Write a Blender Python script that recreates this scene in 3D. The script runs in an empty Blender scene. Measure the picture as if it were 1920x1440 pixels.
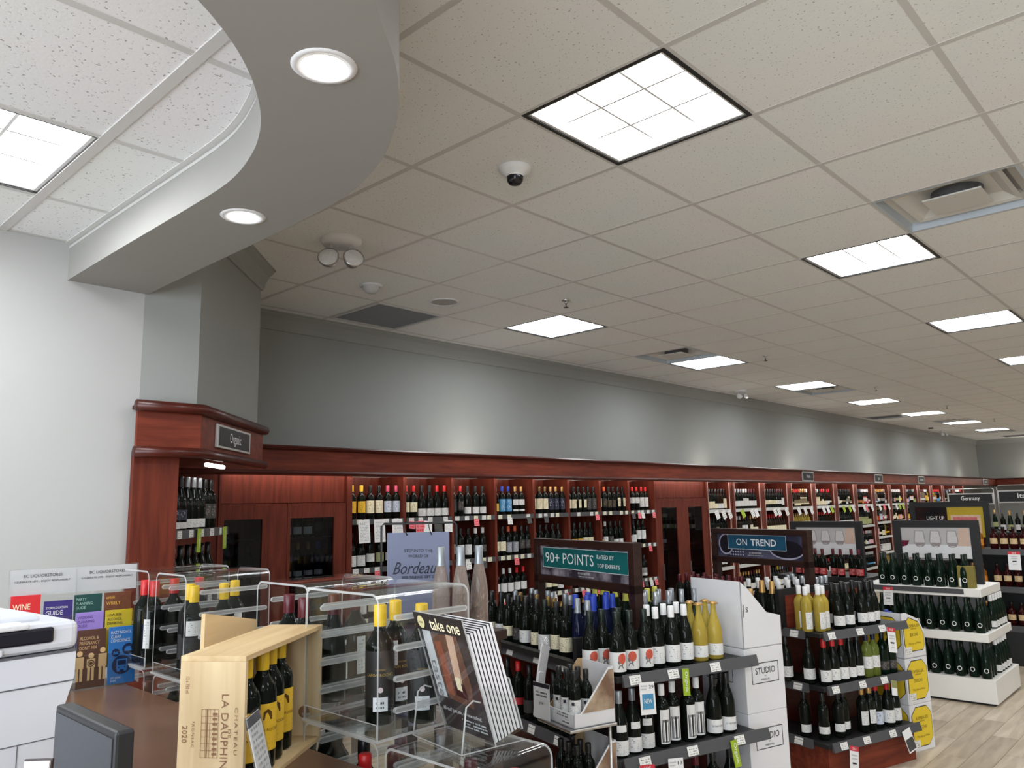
import bpy, bmesh, math, random
from mathutils import Vector, Matrix
random.seed(11)
R = math.radians
scene = bpy.context.scene
COL = scene.collection

# ------------------------------------------------------------------ camera, light level
CAMZ = 1.85
yaw, pitch, roll = R(42.973), R(8.851), R(-1.187)
_d = Vector((math.cos(yaw)*math.cos(pitch), math.sin(yaw)*math.cos(pitch), math.sin(pitch)))
_r = Vector((math.sin(yaw), -math.cos(yaw), 0))
_u = _r.cross(_d)
_r, _u = (math.cos(roll)*_r + math.sin(roll)*_u), (-math.sin(roll)*_r + math.cos(roll)*_u)
cam_data = bpy.data.cameras.new('camera')
cam_data.sensor_width = 36.0
cam_data.lens = 1463.6*36.0/1920.0
cam_data.clip_start = 0.05
cam = bpy.data.objects.new('camera', cam_data)
COL.objects.link(cam)
cam.matrix_world = Matrix(((_r.x, _u.x, -_d.x, 0), (_r.y, _u.y, -_d.y, 0), (_r.z, _u.z, -_d.z, CAMZ), (0, 0, 0, 1)))
scene.camera = cam

world = bpy.data.worlds.new('world')
scene.world = world
world.use_nodes = True
world.node_tree.nodes['Background'].inputs[0].default_value = (0.75, 0.75, 0.78, 1)
world.node_tree.nodes['Background'].inputs[1].default_value = 0.02
scene.view_settings.view_transform = 'Standard'
scene.view_settings.look = 'None'
scene.view_settings.gamma = 1.0
scene.view_settings.use_curve_mapping = False
scene.view_settings.exposure = 0.95
TROFFER = 12.5        # emission of the fluorescent ceiling lights
DOWNLIGHT = 14.0
STRIP = 13.0          # fluorescent strip behind the wooden valances
UPLIGHT = 2.4       # watts of each lamp on top of the wall fixture
# daylight through the shop windows behind the till
DAY = 300.0
_dl = bpy.data.lights.new('storefront_daylight', 'AREA'); _dl.shape = 'RECTANGLE'; _dl.size = 9.0; _dl.size_y = 2.7; _dl.energy = DAY; _dl.color = (.84, .92, 1.0)
_do = bpy.data.objects.new('storefront_daylight', _dl); COL.objects.link(_do)
_do.location = (-3.97, -.7, 1.75); _do.rotation_euler = (0, R(-90), 0)
_do.rotation_euler = (R(90), 0, R(-90))
try:
    scene.cycles.max_bounces = 8
    scene.cycles.diffuse_bounces = 4
    scene.cycles.glossy_bounces = 3
    scene.cycles.transmission_bounces = 6
    scene.cycles.transparent_max_bounces = 24
    scene.cycles.caustics_reflective = False
    scene.cycles.caustics_refractive = False
    scene.cycles.sample_clamp_indirect = 4.0
    scene.cycles.use_denoising = True
except Exception:
    pass

# ------------------------------------------------------------------ materials
MATS = {}
def srgb(r, g, b):
    f = lambda c: (c/255/12.92) if c/255 <= .04045 else ((c/255+.055)/1.055)**2.4
    return (f(r), f(g), f(b))
def new_mat(name):
    m = bpy.data.materials.new(name); m.use_nodes = True
    MATS[name] = m
    nt = m.node_tree
    return m, nt, nt.nodes['Principled BSDF']
def mat(name, col, rough=.5, metal=0., spec=.5, var=.06, scale=18., bump=0., trans=0., emis=0., ior=1.45, coat=0.):
    if name in MATS: return MATS[name]
    m, nt, b = new_mat(name)
    b.inputs['Roughness'].default_value = rough
    b.inputs['Metallic'].default_value = metal
    b.inputs['Specular IOR Level'].default_value = spec
    b.inputs['Transmission Weight'].default_value = trans
    b.inputs['IOR'].default_value = ior
    b.inputs['Coat Weight'].default_value = coat
    b.inputs['Base Color'].default_value = (*col, 1)
    if emis:
        b.inputs['Emission Color'].default_value = (*col, 1)
        b.inputs['Emission Strength'].default_value = emis
    if var or bump:
        tc = nt.nodes.new('ShaderNodeTexCoord')
        nz = nt.nodes.new('ShaderNodeTexNoise'); nz.inputs['Scale'].default_value = scale; nz.inputs['Detail'].default_value = 3
        nt.links.new(tc.outputs['Object'], nz.inputs['Vector'])
        if var:
            mx = nt.nodes.new('ShaderNodeMix'); mx.data_type = 'RGBA'
            mx.inputs['A'].default_value = (*[c*(1-var) for c in col], 1)
            mx.inputs['B'].default_value = (*[min(1, c*(1+var)) for c in col], 1)
            nt.links.new(nz.outputs['Fac'], mx.inputs['Factor'])
            nt.links.new(mx.outputs['Result'], b.inputs['Base Color'])
        if bump:
            bp = nt.nodes.new('ShaderNodeBump'); bp.inputs['Strength'].default_value = bump; bp.inputs['Distance'].default_value = .004
            nt.links.new(nz.outputs['Fac'], bp.inputs['Height']); nt.links.new(bp.outputs['Normal'], b.inputs['Normal'])
    return m
def wood(name, c1, c2, axis=0, scale=6., stretch=12., rough=.4, spec=.4):
    m, nt, b = new_mat(name)
    tc = nt.nodes.new('ShaderNodeTexCoord'); mp = nt.nodes.new('ShaderNodeMapping')
    s = [scale*stretch/3]*3; s[axis] = scale/3
    mp.inputs['Scale'].default_value = s
    nz = nt.nodes.new('ShaderNodeTexNoise'); nz.inputs['Scale'].default_value = 1.5; nz.inputs['Detail'].default_value = 6; nz.inputs['Distortion'].default_value = .6
    rp = nt.nodes.new('ShaderNodeValToRGB')
    rp.color_ramp.elements[0].position = .32; rp.color_ramp.elements[0].color = (*c1, 1)
    rp.color_ramp.elements[1].position = .68; rp.color_ramp.elements[1].color = (*c2, 1)
    nt.links.new(tc.outputs['Object'], mp.inputs['Vector']); nt.links.new(mp.outputs['Vector'], nz.inputs['Vector'])
    nt.links.new(nz.outputs['Fac'], rp.inputs['Fac']); nt.links.new(rp.outputs['Color'], b.inputs['Base Color'])
    b.inputs['Roughness'].default_value = rough; b.inputs['Specular IOR Level'].default_value = spec
    return m
def print_mat(name, base, ink, lines=7, dens=.5, top=.92, bottom=.1, margin=.12, rough=.55):
    """paper with rows of small print, laid out in the piece's own generated coordinates"""
    if name in MATS: return MATS[name]
    m, nt, b = new_mat(name)
    N = nt.nodes.new; L = nt.links.new
    tc = N('ShaderNodeTexCoord'); sp = N('ShaderNodeSeparateXYZ'); L(tc.outputs['Generated'], sp.inputs[0])
    def math_(op, a, v=None, bsock=None):
        n = N('ShaderNodeMath'); n.operation = op; L(a, n.inputs[0])
        if bsock is not None: L(bsock, n.inputs[1])
        elif v is not None: n.inputs[1].default_value = v
        return n.outputs[0]
    z = sp.outputs['Z']; x = sp.outputs['X']
    zl = math_('MULTIPLY', z, lines)
    fr = math_('FRACT', zl); row = math_('FLOOR', zl)
    band = math_('GREATER_THAN', fr, .52)
    cx = N('ShaderNodeCombineXYZ'); L(math_('MULTIPLY', x, 16.), cx.inputs[0]); L(math_('MULTIPLY', row, 3.7), cx.inputs[1])
    nz = N('ShaderNodeTexNoise'); nz.inputs['Scale'].default_value = 1.0; nz.inputs['Detail'].default_value = 1; L(cx.outputs[0], nz.inputs['Vector'])
    on = math_('GREATER_THAN', nz.outputs['Fac'], dens)
    k = math_('MULTIPLY', band, bsock=on)
    for sock, lo, hi in ((z, bottom, top), (x, margin, 1-margin)):
        k = math_('MULTIPLY', k, bsock=math_('GREATER_THAN', sock, lo)); k = math_('MULTIPLY', k, bsock=math_('LESS_THAN', sock, hi))
    mx = N('ShaderNodeMix'); mx.data_type = 'RGBA'
    mx.inputs['A'].default_value = (*base, 1); mx.inputs['B'].default_value = (*ink, 1)
    L(k, mx.inputs['Factor']); L(mx.outputs['Result'], b.inputs['Base Color'])
    b.inputs['Roughness'].default_value = rough
    return m
def acrylic(name, tint, edge=False):
    m, nt, b = new_mat(name)
    N = nt.nodes.new; L = nt.links.new
    out = nt.nodes['Material Output']
    tr = N('ShaderNodeBsdfTransparent'); tr.inputs[0].default_value = (*tint, 1)
    gl = N('ShaderNodeBsdfGlossy'); gl.inputs['Roughness'].default_value = .03 if not edge else .25
    gl.inputs['Color'].default_value = (1, 1, 1, 1)
    mx = N('ShaderNodeMixShader')
    fr = N('ShaderNodeFresnel')
    ge = N('ShaderNodeNewGeometry'); ma = N('ShaderNodeMath'); ma.operation = 'MULTIPLY_ADD'      # same reflectance from both sides of the sheet
    ma.inputs[1].default_value = 1/1.45-1.45; ma.inputs[2].default_value = 1.45
    L(ge.outputs['Backfacing'], ma.inputs[0]); L(ma.outputs[0], fr.inputs['IOR'])
    L(fr.outputs[0], mx.inputs[0]); L(tr.outputs[0], mx.inputs[1]); L(gl.outputs[0], mx.inputs[2])
    last = mx
    if edge:
        df = N('ShaderNodeBsdfDiffuse'); df.inputs[0].default_value = (.9, .92, .92, 1)
        tl = N('ShaderNodeBsdfTranslucent'); tl.inputs[0].default_value = (.9, .92, .92, 1)
        ad = N('ShaderNodeMixShader'); ad.inputs[0].default_value = .5; L(df.outputs[0], ad.inputs[1]); L(tl.outputs[0], ad.inputs[2])
        m2 = N('ShaderNodeMixShader'); m2.inputs[0].default_value = edge
        L(mx.outputs[0], m2.inputs[1]); L(ad.outputs[0], m2.inputs[2]); last = m2
    L(last.outputs[0], out.inputs['Surface'])
    return m
def emit(name, col, s):
    m, nt, b = new_mat(name)
    e = nt.nodes.new('ShaderNodeEmission'); e.inputs[0].default_value = (*col, 1); e.inputs[1].default_value = s
    nt.links.new(e.outputs[0], nt.nodes['Material Output'].inputs['Surface'])
    return m

# ceiling tile: mineral fibre with small dark fissures
def tile_mat():
    m, nt, b = new_mat('ceiling_tile_fibre')
    N = nt.nodes.new; L = nt.links.new
    tc = N('ShaderNodeTexCoord'); nz = N('ShaderNodeTexNoise'); nz.inputs['Scale'].default_value = 85; nz.inputs['Detail'].default_value = 1.5
    L(tc.outputs['Object'], nz.inputs['Vector'])
    rp = N('ShaderNodeValToRGB'); rp.color_ramp.elements[0].position = .66; rp.color_ramp.elements[1].position = .72
    rp.color_ramp.elements[0].color = (.86, .87, .87, 1); rp.color_ramp.elements[1].color = (.40, .38, .36, 1)
    L(nz.outputs['Fac'], rp.inputs['Fac'])
    n2 = N('ShaderNodeTexNoise'); n2.inputs['Scale'].default_value = 1.1; L(tc.outputs['Object'], n2.inputs['Vector'])
    mx = N('ShaderNodeMix'); mx.data_type = 'RGBA'; mx.blend_type = 'MULTIPLY'; mx.inputs['Factor'].default_value = .09
    L(rp.outputs['Color'], mx.inputs['A']); L(n2.outputs['Color'], mx.inputs['B'])
    L(mx.outputs['Result'], b.inputs['Base Color'])
    bp = N('ShaderNodeBump'); bp.inputs['Strength'].default_value = .3; bp.inputs['Distance'].default_value = .002; bp.invert = True
    L(nz.outputs['Fac'], bp.inputs['Height']); L(bp.outputs['Normal'], b.inputs['Normal'])
    b.inputs['Roughness'].default_value = .9; b.inputs['Specular IOR Level'].default_value = .1
    return m
M_tile = tile_mat()
M_tee = mat('white_tee_metal', (.60, .59, .575), .45, var=.02)
M_wwhite = mat('white_wall_paint', (.46, .458, .446), .75, spec=.2, var=.02, scale=3)
M_wgrey = mat('grey_wall_paint', (.325, .335, .32), .7, spec=.2, var=.03, scale=3)
M_bulk = mat('warm_grey_paint', (.315, .305, .285), .75, spec=.2, var=.02, scale=3)
M_cherry = wood('cherry_wood', srgb(96, 40, 28), srgb(128, 58, 39), 0, 5, 10, .5, .22)
M_cherryv = wood('cherry_wood_upright_shaded', srgb(84, 34, 24), srgb(114, 50, 34), 2, 5, 10, .5, .22)  # upright grain; darker copy of the cherry, with the dimmer light painted in
M_cherryd = wood('dark_cherry_moulding', srgb(62, 22, 16), srgb(84, 32, 23), 0, 6, 12, .3)
M_walnut = wood('dark_walnut', srgb(38, 22, 18), srgb(54, 32, 26), 0, 6, 12, .4)
M_pine = wood('pine_board', srgb(196, 166, 122), srgb(222, 197, 154), 0, 3, 14, .6, .25)
M_pinev = wood('pine_board_upright', srgb(198, 170, 128), srgb(222, 198, 158), 2, 3, 14, .6, .25)
M_knot = mat('pine_knot', srgb(140, 98, 66), .6, var=.25, scale=60)
M_brand = mat('burnt_brand_ink', srgb(140, 100, 70), .7, var=.15)
M_plank = [wood('floor_plank_%d' % i, srgb(*a), srgb(*b_), 0, 3.5, 9, .42, .35) for i, (a, b_) in enumerate((((158, 142, 122), (194, 180, 158)), ((166, 151, 131), (202, 188, 168)), ((150, 135, 116), (184, 169, 148))))]
M_floor = wood('floor_vinyl', srgb(158, 142, 122), srgb(196, 182, 160), 0, 3.5, 9, .45, .35)
M_black = mat('matte_black', (.014, .014, .015), .5, var=.1)
M_blackg = mat('black_gloss', (.012, .012, .014), .15, var=.05)
M_rail = mat('charcoal_rail', (.075, .075, .08), .42, var=.05)
M_steel = mat('brushed_steel', (.55, .55, .55), .3, 1.0, var=.05)
M_counter = mat('brown_laminate', srgb(104, 76, 58), .28, var=.22, scale=9)
M_white = mat('white_plastic', (.78, .785, .80), .35, var=.015)
M_paper = mat('white_paper', (.8, .8, .8), .7, var=.02)
M_card = mat('white_carton', (.74, .74, .76), .6, var=.03, scale=6)
M_kraft = mat('kraft_board', srgb(178, 150, 112), .75, var=.06)
M_acr = acrylic('clear_acrylic', (.955, .965, .965))
M_acre = acrylic('acrylic_edge', (.9, .92, .92), .62)
M_slot = acrylic('acrylic_slot_edge', (.85, .87, .88), .42)
M_glassdoor = acrylic('cabinet_door_glass', (.55, .58, .6))
M_panel = emit('fluorescent_panel', (.94, .97, 1.0), TROFFER)
M_down = emit('downlight_lens', (1.0, .97, .92), DOWNLIGHT)
M_strip = emit('strip_lamp', (1.0, .95, .9), STRIP)
M_teal = mat('teal_banner', srgb(22, 98, 98), .35, var=.12, scale=5)
M_blueban = mat('blue_banner', srgb(30, 82, 110), .35, var=.12, scale=5)
M_ink = mat('black_ink', (.015, .015, .02), .6, var=0)
M_inkw = mat('white_ink', (.85, .85, .85), .6, var=0)
M_cream = mat('cream_ink', srgb(240, 226, 190), .6, var=0)
M_greenstk = mat('lime_sticker', srgb(150, 176, 40), .5, var=.05)
M_bluestk = mat('blue_sticker', srgb(70, 140, 180), .5, var=.04)
M_redstk = mat('red_sticker', srgb(200, 50, 64), .5, var=.04)
M_silverframe = mat('silver_sign_frame', (.6, .58, .56), .35, .6, var=.03)
M_tag = print_mat('price_tag_print', (.80, .79, .76), (.2, .2, .2), 4, .5)
M_tagy = print_mat('price_tag_yellow', srgb(236, 232, 205), (.25, .25, .2), 4, .5)
M_tagr = print_mat('sale_tag_print', srgb(226, 120, 130), srgb(205, 40, 60), 3, .42)
M_sheet = print_mat('info_card_print', (.82, .82, .82), (.4, .4, .42), 16, .48)
M_tagd = mat('dark_shelf_card', (.06, .06, .06), .5, var=.5, scale=90)

# ------------------------------------------------------------------ mesh helpers
class MB:
    def __init__(s): s.v = []; s.f = []; s.m = []; s.sm = []
    def add(s, vs, fs, mi=0, smooth=False, T=None):
        o = len(s.v)
        if T is not None: vs = [tuple(T @ Vector(v)) for v in vs]
        s.v += [tuple(v) for v in vs]
        for f in fs: s.f.append(tuple(i+o for i in f)); s.m.append(mi); s.sm.append(smooth)
        return s
    def box(s, x0, x1, y0, y1, z0, z1, mi=0, T=None, mis=None):
        vs = [(x0,y0,z0),(x1,y0,z0),(x1,y1,z0),(x0,y1,z0),(x0,y0,z1),(x1,y0,z1),(x1,y1,z1),(x0,y1,z1)]
        fs = [(0,3,2,1),(4,5,6,7),(0,1,5,4),(1,2,6,5),(2,3,7,6),(3,0,4,7)]   # bottom top -y +x +y -x
        if mis:
            for f, k in zip(fs, mis): s.add(vs, [f], k, T=T)
            return s
        return s.add(vs, fs, mi, T=T)
    def cbox(s, x0, x1, y0, y1, z0, z1, b=.004, mi=0, seg=2, T=None):
        bm = bmesh.new(); bmesh.ops.create_cube(bm, size=1)
        for v in bm.verts: v.co = Vector((x0+(v.co.x+.5)*(x1-x0), y0+(v.co.y+.5)*(y1-y0), z0+(v.co.z+.5)*(z1-z0)))
        bmesh.ops.bevel(bm, geom=bm.edges[:], offset=b, segments=seg, profile=.5, affect='EDGES')
        bm.verts.index_update()
        s.add([v.co.copy() for v in bm.verts], [[v.index for v in f.verts] for f in bm.faces], mi, T=T); bm.free()
        return s
    def lathe(s, prof, seg=16, mi=0, smooth=True, T=None, a0=0., a1=2*math.pi):
        full = abs(a1-a0-2*math.pi) < 1e-6
        n = seg if full else seg+1
        vs = []; fs = []
        for r_, z in prof:
            for i in range(n):
                a = a0+(a1-a0)*i/seg; vs.append((r_*math.cos(a), r_*math.sin(a), z))
        for j in range(len(prof)-1):
            for i in range(seg):
                k = (i+1) % n
                if prof[j][0] < 1e-6: fs.append((j*n, (j+1)*n+k, (j+1)*n+i))
                elif prof[j+1][0] < 1e-6: fs.append((j*n+i, j*n+k, (j+1)*n))
                else: fs.append((j*n+i, j*n+k, (j+1)*n+k, (j+1)*n+i))
        return s.add(vs, fs, mi, smooth, T)
    def tube(s, pts, r_, seg=8, mi=0, T=None):
        pts = [Vector(p) for p in pts]; vs = []; fs = []
        for i, p in enumerate(pts):
            t = ((pts[min(i+1, len(pts)-1)]-pts[max(i-1, 0)])).normalized()
            a = t.cross(Vector((0, 0, 1)) if abs(t.z) < .9 else Vector((1, 0, 0))).normalized(); b = t.cross(a)
            for k in range(seg):
                w = 2*math.pi*k/seg; vs.append(p+a*(r_*math.cos(w))+b*(r_*math.sin(w)))
        for i in range(len(pts)-1):
            for k in range(seg): fs.append((i*seg+k, i*seg+(k+1) % seg, (i+1)*seg+(k+1) % seg, (i+1)*seg+k))
        fs.append(tuple(range(seg))[::-1]); fs.append(tuple((len(pts)-1)*seg+k for k in range(seg)))
        return s.add(vs, fs, mi, True, T)
    def prism(s, poly, z0, z1, mi=0, axis='z', T=None, smooth=False):
        n = len(poly)
        cv = {'z': lambda p, z: (p[0], p[1], z), 'y': lambda p, z: (p[0], z, p[1]), 'x': lambda p, z: (z, p[0], p[1])}[axis]
        vs = [cv(p, z0) for p in poly]+[cv(p, z1) for p in poly]
        s.add(vs, [tuple(range(n))[::-1], tuple(range(n, 2*n))], mi, T=T)
        return s.add(vs, [(i, (i+1) % n, n+(i+1) % n, n+i) for i in range(n)], mi, smooth, T)
    def mesh(s, name, mats):
        me = bpy.data.meshes.new(name)
        me.from_pydata(s.v, [], s.f)
        for m in (mats if isinstance(mats, (list, tuple)) else [mats]): me.materials.append(m)
        me.polygons.foreach_set('material_index', s.m); me.polygons.foreach_set('use_smooth', s.sm)
        me.update()
        return me
def O(name, me, parent=None, loc=(0, 0, 0), rot=(0, 0, 0), mats=None):
    if isinstance(me, MB): me = me.mesh(name, mats)
    o = bpy.data.objects.new(name, me); COL.objects.link(o)
    o.location = loc; o.rotation_euler = rot if isinstance(rot, (tuple, list)) else (0, 0, rot)
    if parent is not None: o.parent = parent
    return o
def bx(name, parent, m, x0, x1, y0, y1, z0, z1, b=0., **k):
    mb = MB()
    if b: mb.cbox(x0, x1, y0, y1, z0, z1, b)
    else: mb.box(x0, x1, y0, y1, z0, z1)
    return O(name, mb, parent, mats=m, **k)
def tag(o, label=None, cat=None, group=None, kind=None):
    if label: o['label'] = label
    if cat: o['category'] = cat
    if group: o['group'] = group
    if kind: o['kind'] = kind
    return o
def thing(name, label, cat, loc=(0, 0, 0), rotz=0., group=None):
    o = bpy.data.objects.new(name, None); COL.objects.link(o); o.empty_display_size = .05
    o.location = loc; o.rotation_euler = (0, 0, rotz)
    return tag(o, label, cat, group)
def struct(o): o['kind'] = 'structure'; return o
_txt = {}
def text_mesh(s, size, m, align='CENTER', sx=1., shear=0., wrap=0., space=1., bold=0.):
    key = (s, size, m.name, align, sx, shear, wrap, space, bold)
    if key in _txt: return _txt[key]
    cu = bpy.data.curves.new('lettering', 'FONT'); cu.body = s; cu.size = size; cu.align_x = align; cu.align_y = 'CENTER'
    cu.resolution_u = 2; cu.shear = shear; cu.space_character = space; cu.offset = bold; cu.space_line = .95
    t = bpy.data.objects.new('lettering_source', cu); COL.objects.link(t)
    dg = bpy.context.evaluated_depsgraph_get(); dg.update()
    me = bpy.data.meshes.new_from_object(t.evaluated_get(dg))
    bpy.data.objects.remove(t); bpy.data.curves.remove(cu)
    for v in me.vertices:
        x, y = v.co.x*sx, v.co.y
        if wrap: v.co = (wrap*math.sin(x/wrap), -wrap*math.cos(x/wrap), y)
        else: v.co = (x, 0, y)
    me.materials.clear(); me.materials.append(m); me.update()
    _txt[key] = me
    return me
def txt(parent, s, size, m, loc=(0, 0, 0), rot=(0, 0, 0), name='lettering', **k):
    return O(name, text_mesh(s, size, m, **k), parent, loc, rot)
def disc(mb, cx, cz, rx, rz, y, mi=0, n=20, a0=0, a1=2*math.pi):
    vs = [(cx+rx*math.cos(a0+(a1-a0)*i/n), y, cz+rz*math.sin(a0+(a1-a0)*i/n)) for i in range(n if abs(a1-a0) > 6.28 else n+1)]
    return mb.add(vs, [tuple(range(len(vs)))], mi)
def ring(mb, cx, cz, rx, rz, w, y, mi=0, n=24, a0=0., a1=2*math.pi):
    vs = []
    for i in range(n+1):
        a = a0+(a1-a0)*i/n
        vs += [(cx+rx*math.cos(a), y, cz+rz*math.sin(a)), (cx+(rx-w)*math.cos(a), y, cz+(rz-w)*math.sin(a))]
    return mb.add(vs, [(2*i, 2*i+2, 2*i+3, 2*i+1) for i in range(n)], mi)
def quad(mb, x0, x1, z0, z1, y, mi=0): return mb.add([(x0, y, z0), (x1, y, z0), (x1, y, z1), (x0, y, z1)], [(0, 1, 2, 3)], mi)
def outline(mb, x0, x1, z0, z1, w, y, mi=0):
    quad(mb, x0, x1, z0, z0+w, y, mi); quad(mb, x0, x1, z1-w, z1, y, mi); quad(mb, x0, x0+w, z0, z1, y, mi); quad(mb, x1-w, x1, z0, z1, y, mi); return mb
class Frame:
    def __init__(s, ox, oy, deg): s.o = (ox, oy); s.a = R(deg)
    def w(s, x, y): c, n = math.cos(s.a), math.sin(s.a); return (s.o[0]+c*x-n*y, s.o[1]+n*x+c*y)
ORD = ['first', 'second', 'third', 'fourth', 'fifth', 'sixth', 'seventh', 'eighth', 'ninth', 'tenth', 'eleventh', 'twelfth', 'thirteenth', 'fourteenth', 'fifteenth', 'sixteenth', 'seventeenth', 'eighteenth']
# ------------------------------------------------------------------ room shell
CE = 3.578          # main ceiling
CL = 3.217          # lower ceiling over the till area
WB = 6.13           # back wall plane
XE = 27.9           # end wall plane
T = .75; GX = 2.4366; GY = 1.4369
floor = struct(bx('floor', None, M_floor, -4, XE+.2, -9, 6.3, -.2, -.003))
pm = [MB().box(-.6+.0012, .6-.0012, -.09+.0012, .09-.0012, 0, .006).mesh('plank', m) for m in M_plank]
for j in range(19):
    for i in range(6):
        x = 4.6+1.2*i+(j*.47) % 1.2; y = -.55+.18*j
        if x > 11.2: continue
        O('plank', pm[(i*5+j*7) % 3], floor, (x, y, -.006))
struct(bx('wall_back', None, M_wgrey, 2.3, XE+.2, WB, WB+.2, 0, CE+.1))
struct(bx('wall_end', None, M_wgrey, XE, XE+.2, -9, WB, 0, CE+.1))
struct(bx('wall_right', None, M_wwhite, -4, XE, -9.2, -9, 0, CE+.1))
wbm = MB().box(-4.2, -4, -9, 4.4, 0, .35).box(-4.2, -4, -9, 4.4, 3.15, CE+.1).box(-4.2, -4, 3.85, 4.4, .35, 3.15).box(-4.2, -4, -9, -5.25, .35, 3.15)
struct(O('wall_behind', wbm, mats=M_wwhite))
wn = struct(bx('window_1', None, mat('window_frame_black', (.03, .03, .03), .4), -4.12, -4.04, -5.25, 3.85, .35, .42))
for q in range(6):
    y = -5.25+q*1.82
    bx('mullion', wn, MATS['window_frame_black'], -4.12, -4.04, y-.03, y+.03, .42, 3.1)
    if q < 5: bx('glass_pane', wn, M_acr, -4.085, -4.075, y+.03, y+1.79, .42, 3.1)
bx('head', wn, MATS['window_frame_black'], -4.12, -4.04, -5.25, 3.85, 3.1, 3.15)
struct(bx('wall_left', None, M_wwhite, -4, 1.648, 4.236, 4.4, 0, CL+.3))
cw = MB().prism([(1.648, 4.236), (1.96, 4.236), (2.78, 5.056), (2.78, WB), (1.648, WB)], 2.40, CE+.02)
struct(O('wall_column', cw, mats=M_wgrey))
prof = [(0, -.15), (.012, -.15), (.02, -.135), (.028, -.10), (.055, -.05), (.085, -.025), (.09, -.012), (.10, -.008), (.10, 0), (0, 0)]
m = MB().prism([(WB-a, CE+b) for a, b in prof], 2.78, XE, axis='x')
struct(O('trim_1', m, mats=M_wgrey))
m = MB().prism([(XE-a, CE+b) for a, b in prof], -9, WB, axis='y')
struct(O('trim_2', m, mats=M_wgrey))
m = MB().prism([(-a, CE+b) for a, b in prof], 0, 1.18, axis='x', T=Matrix.Translation((1.955, 4.23, 0)) @ Matrix.Rotation(R(45), 4, 'Z'))
struct(O('trim_3', m, mats=M_wgrey))

# curved bulkhead
BL = [(1.265, 4.25), (1.265, 3.65), (1.268, 3.2), (1.27, 2.8), (1.266, 2.6), (1.25, 2.46), (1.222, 2.335), (1.18, 2.2), (1.11, 2.05), (1.012, 1.905), (.905, 1.785), (.806, 1.7), (.70, 1.63), (.55, 1.56), (.3, 1.49), (-.2, 1.44), (-4, 1.42)]
BR = [(1.66, 4.25), (1.66, 3.65), (1.662, 3.1), (1.66, 2.8), (1.655, 2.56), (1.64, 2.38), (1.61, 2.23), (1.565, 2.08), (1.51, 1.95), (1.42, 1.79), (1.32, 1.65), (1.207, 1.525), (1.09, 1.425), (.95, 1.31), (.7, 1.19), (.2, 1.07), (-4, 1.0)]
def smooth_line(P, k=4):
    out = []
    for i in range(len(P)-1):
        p0, p1, p2, p3 = P[max(i-1, 0)], P[i], P[i+1], P[min(i+2, len(P)-1)]
        for s_ in range(k):
            t = s_/k
            out.append(tuple(.5*((2*p1[c])+(-p0[c]+p2[c])*t+(2*p0[c]-5*p1[c]+4*p2[c]-p3[c])*t*t+(-p0[c]+3*p1[c]-3*p2[c]+p3[c])*t**3) for c in (0, 1)))
    return out+[P[-1]]
SL, SR = smooth_line(BL), smooth_line(BR)
ZB = 3.022
m = MB(); n = len(SL)
m.add([(x, y, ZB) for x, y in SL]+[(x, y, ZB) for x, y in SR], [(i, i+1, n+i+1, n+i) for i in range(n-1)], 0)
m.add([(x, y, ZB) for x, y in SL]+[(x, y, CE+.01) for x, y in SL], [(i, n+i, n+i+1, i+1) for i in range(n-1)], 0, True)
m.add([(x, y, ZB) for x, y in SR]+[(x, y, CE+.01) for x, y in SR], [(i, i+1, n+i+1, n+i) for i in range(n-1)], 0, True)
struct(O('ceiling_bulkhead', m, mats=M_bulk))
m = MB()
vs = []
for i, (x, y) in enumerate(SL):
    a, b = SL[max(i-1, 0)], SL[min(i+1, n-1)]
    t = Vector((b[0]-a[0], b[1]-a[1])).normalized(); nx, ny = t.y, -t.x
    for off, z in ((-.002, CL-.004), (.022, CL-.004), (.022, CL+.01), (-.002, CL-.03), (.004, CL-.03)):
        vs.append((x+nx*off, y+ny*off, z))
k = 5
fs = []
for i in range(n-1):
    for a, b in ((0, 1), (1, 2), (3, 4), (4, 0)): fs.append((i*k+a, i*k+b, (i+1)*k+b, (i+1)*k+a))
m.add(vs, fs)
struct(O('trim_4', m, mats=M_tee))
MID = [((a[0]+b[0])/2, (a[1]+b[1])/2) for a, b in zip(SL, SR)]
def xm(y):
    if y >= MID[0][1]: return MID[0][0]
    for (x0, y0), (x1, y1) in zip(MID, MID[1:]):
        if y1 <= y <= y0: return x1+(x0-x1)*((y-y1)/max(1e-6, y0-y1))
    return -4.

# main ceiling: slab, tees, tiles
ceil = struct(bx('ceiling', None, M_tee, -4, XE+.1, -9, WB+.1, CE+.10, CE+.18))
ceil2m = MB()
ys = [1.43+i*(4.25-1.43)/40 for i in range(41)]
ceil2m.add([(-4, y, CL+.10) for y in ys]+[(xm(y), y, CL+.10) for y in ys], [(i, i+1, 42+i, 41+i) for i in range(40)])
ceil2 = struct(O('ceiling', ceil2m, mats=M_tee))
LIGHTS = [(r_, 0) for r_ in (0, 4, 8, 12, 16, 20, 24, 28, 32)]+[(r_, 4) for r_ in (4, 8, 12, 16, 20, 24, 28)]+[(r_, -4) for r_ in (-4, 0, 4, 8, 12, 16, 20, 24, 28)]+[(r_, -8) for r_ in (-4, 0, 4, 8, 16, 24)]+[(-4, 0), (-6, -12), (2, -12)]
DIFF = [(3, -1), (7, 4), (13, 4), (23, 4), (29, 4)]
GRILL = [(2, 5), (20, 5), (32, 4)]
used = set(LIGHTS+DIFF+GRILL)
TB = .028
for i in range(-8, 35):
    x = GX+i*T
    if x < -4: continue
    y1 = 1.25 if x < .8 else (1.5 if x < 1.2 else WB-.08)
    if x < 1.65 and x > 1.2: y1 = 1.9
    O('grid_tee', MB().box(-TB/2, TB/2, -9, y1, -.0015, .012), ceil, (x, 0, CE), mats=M_tee)
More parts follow.
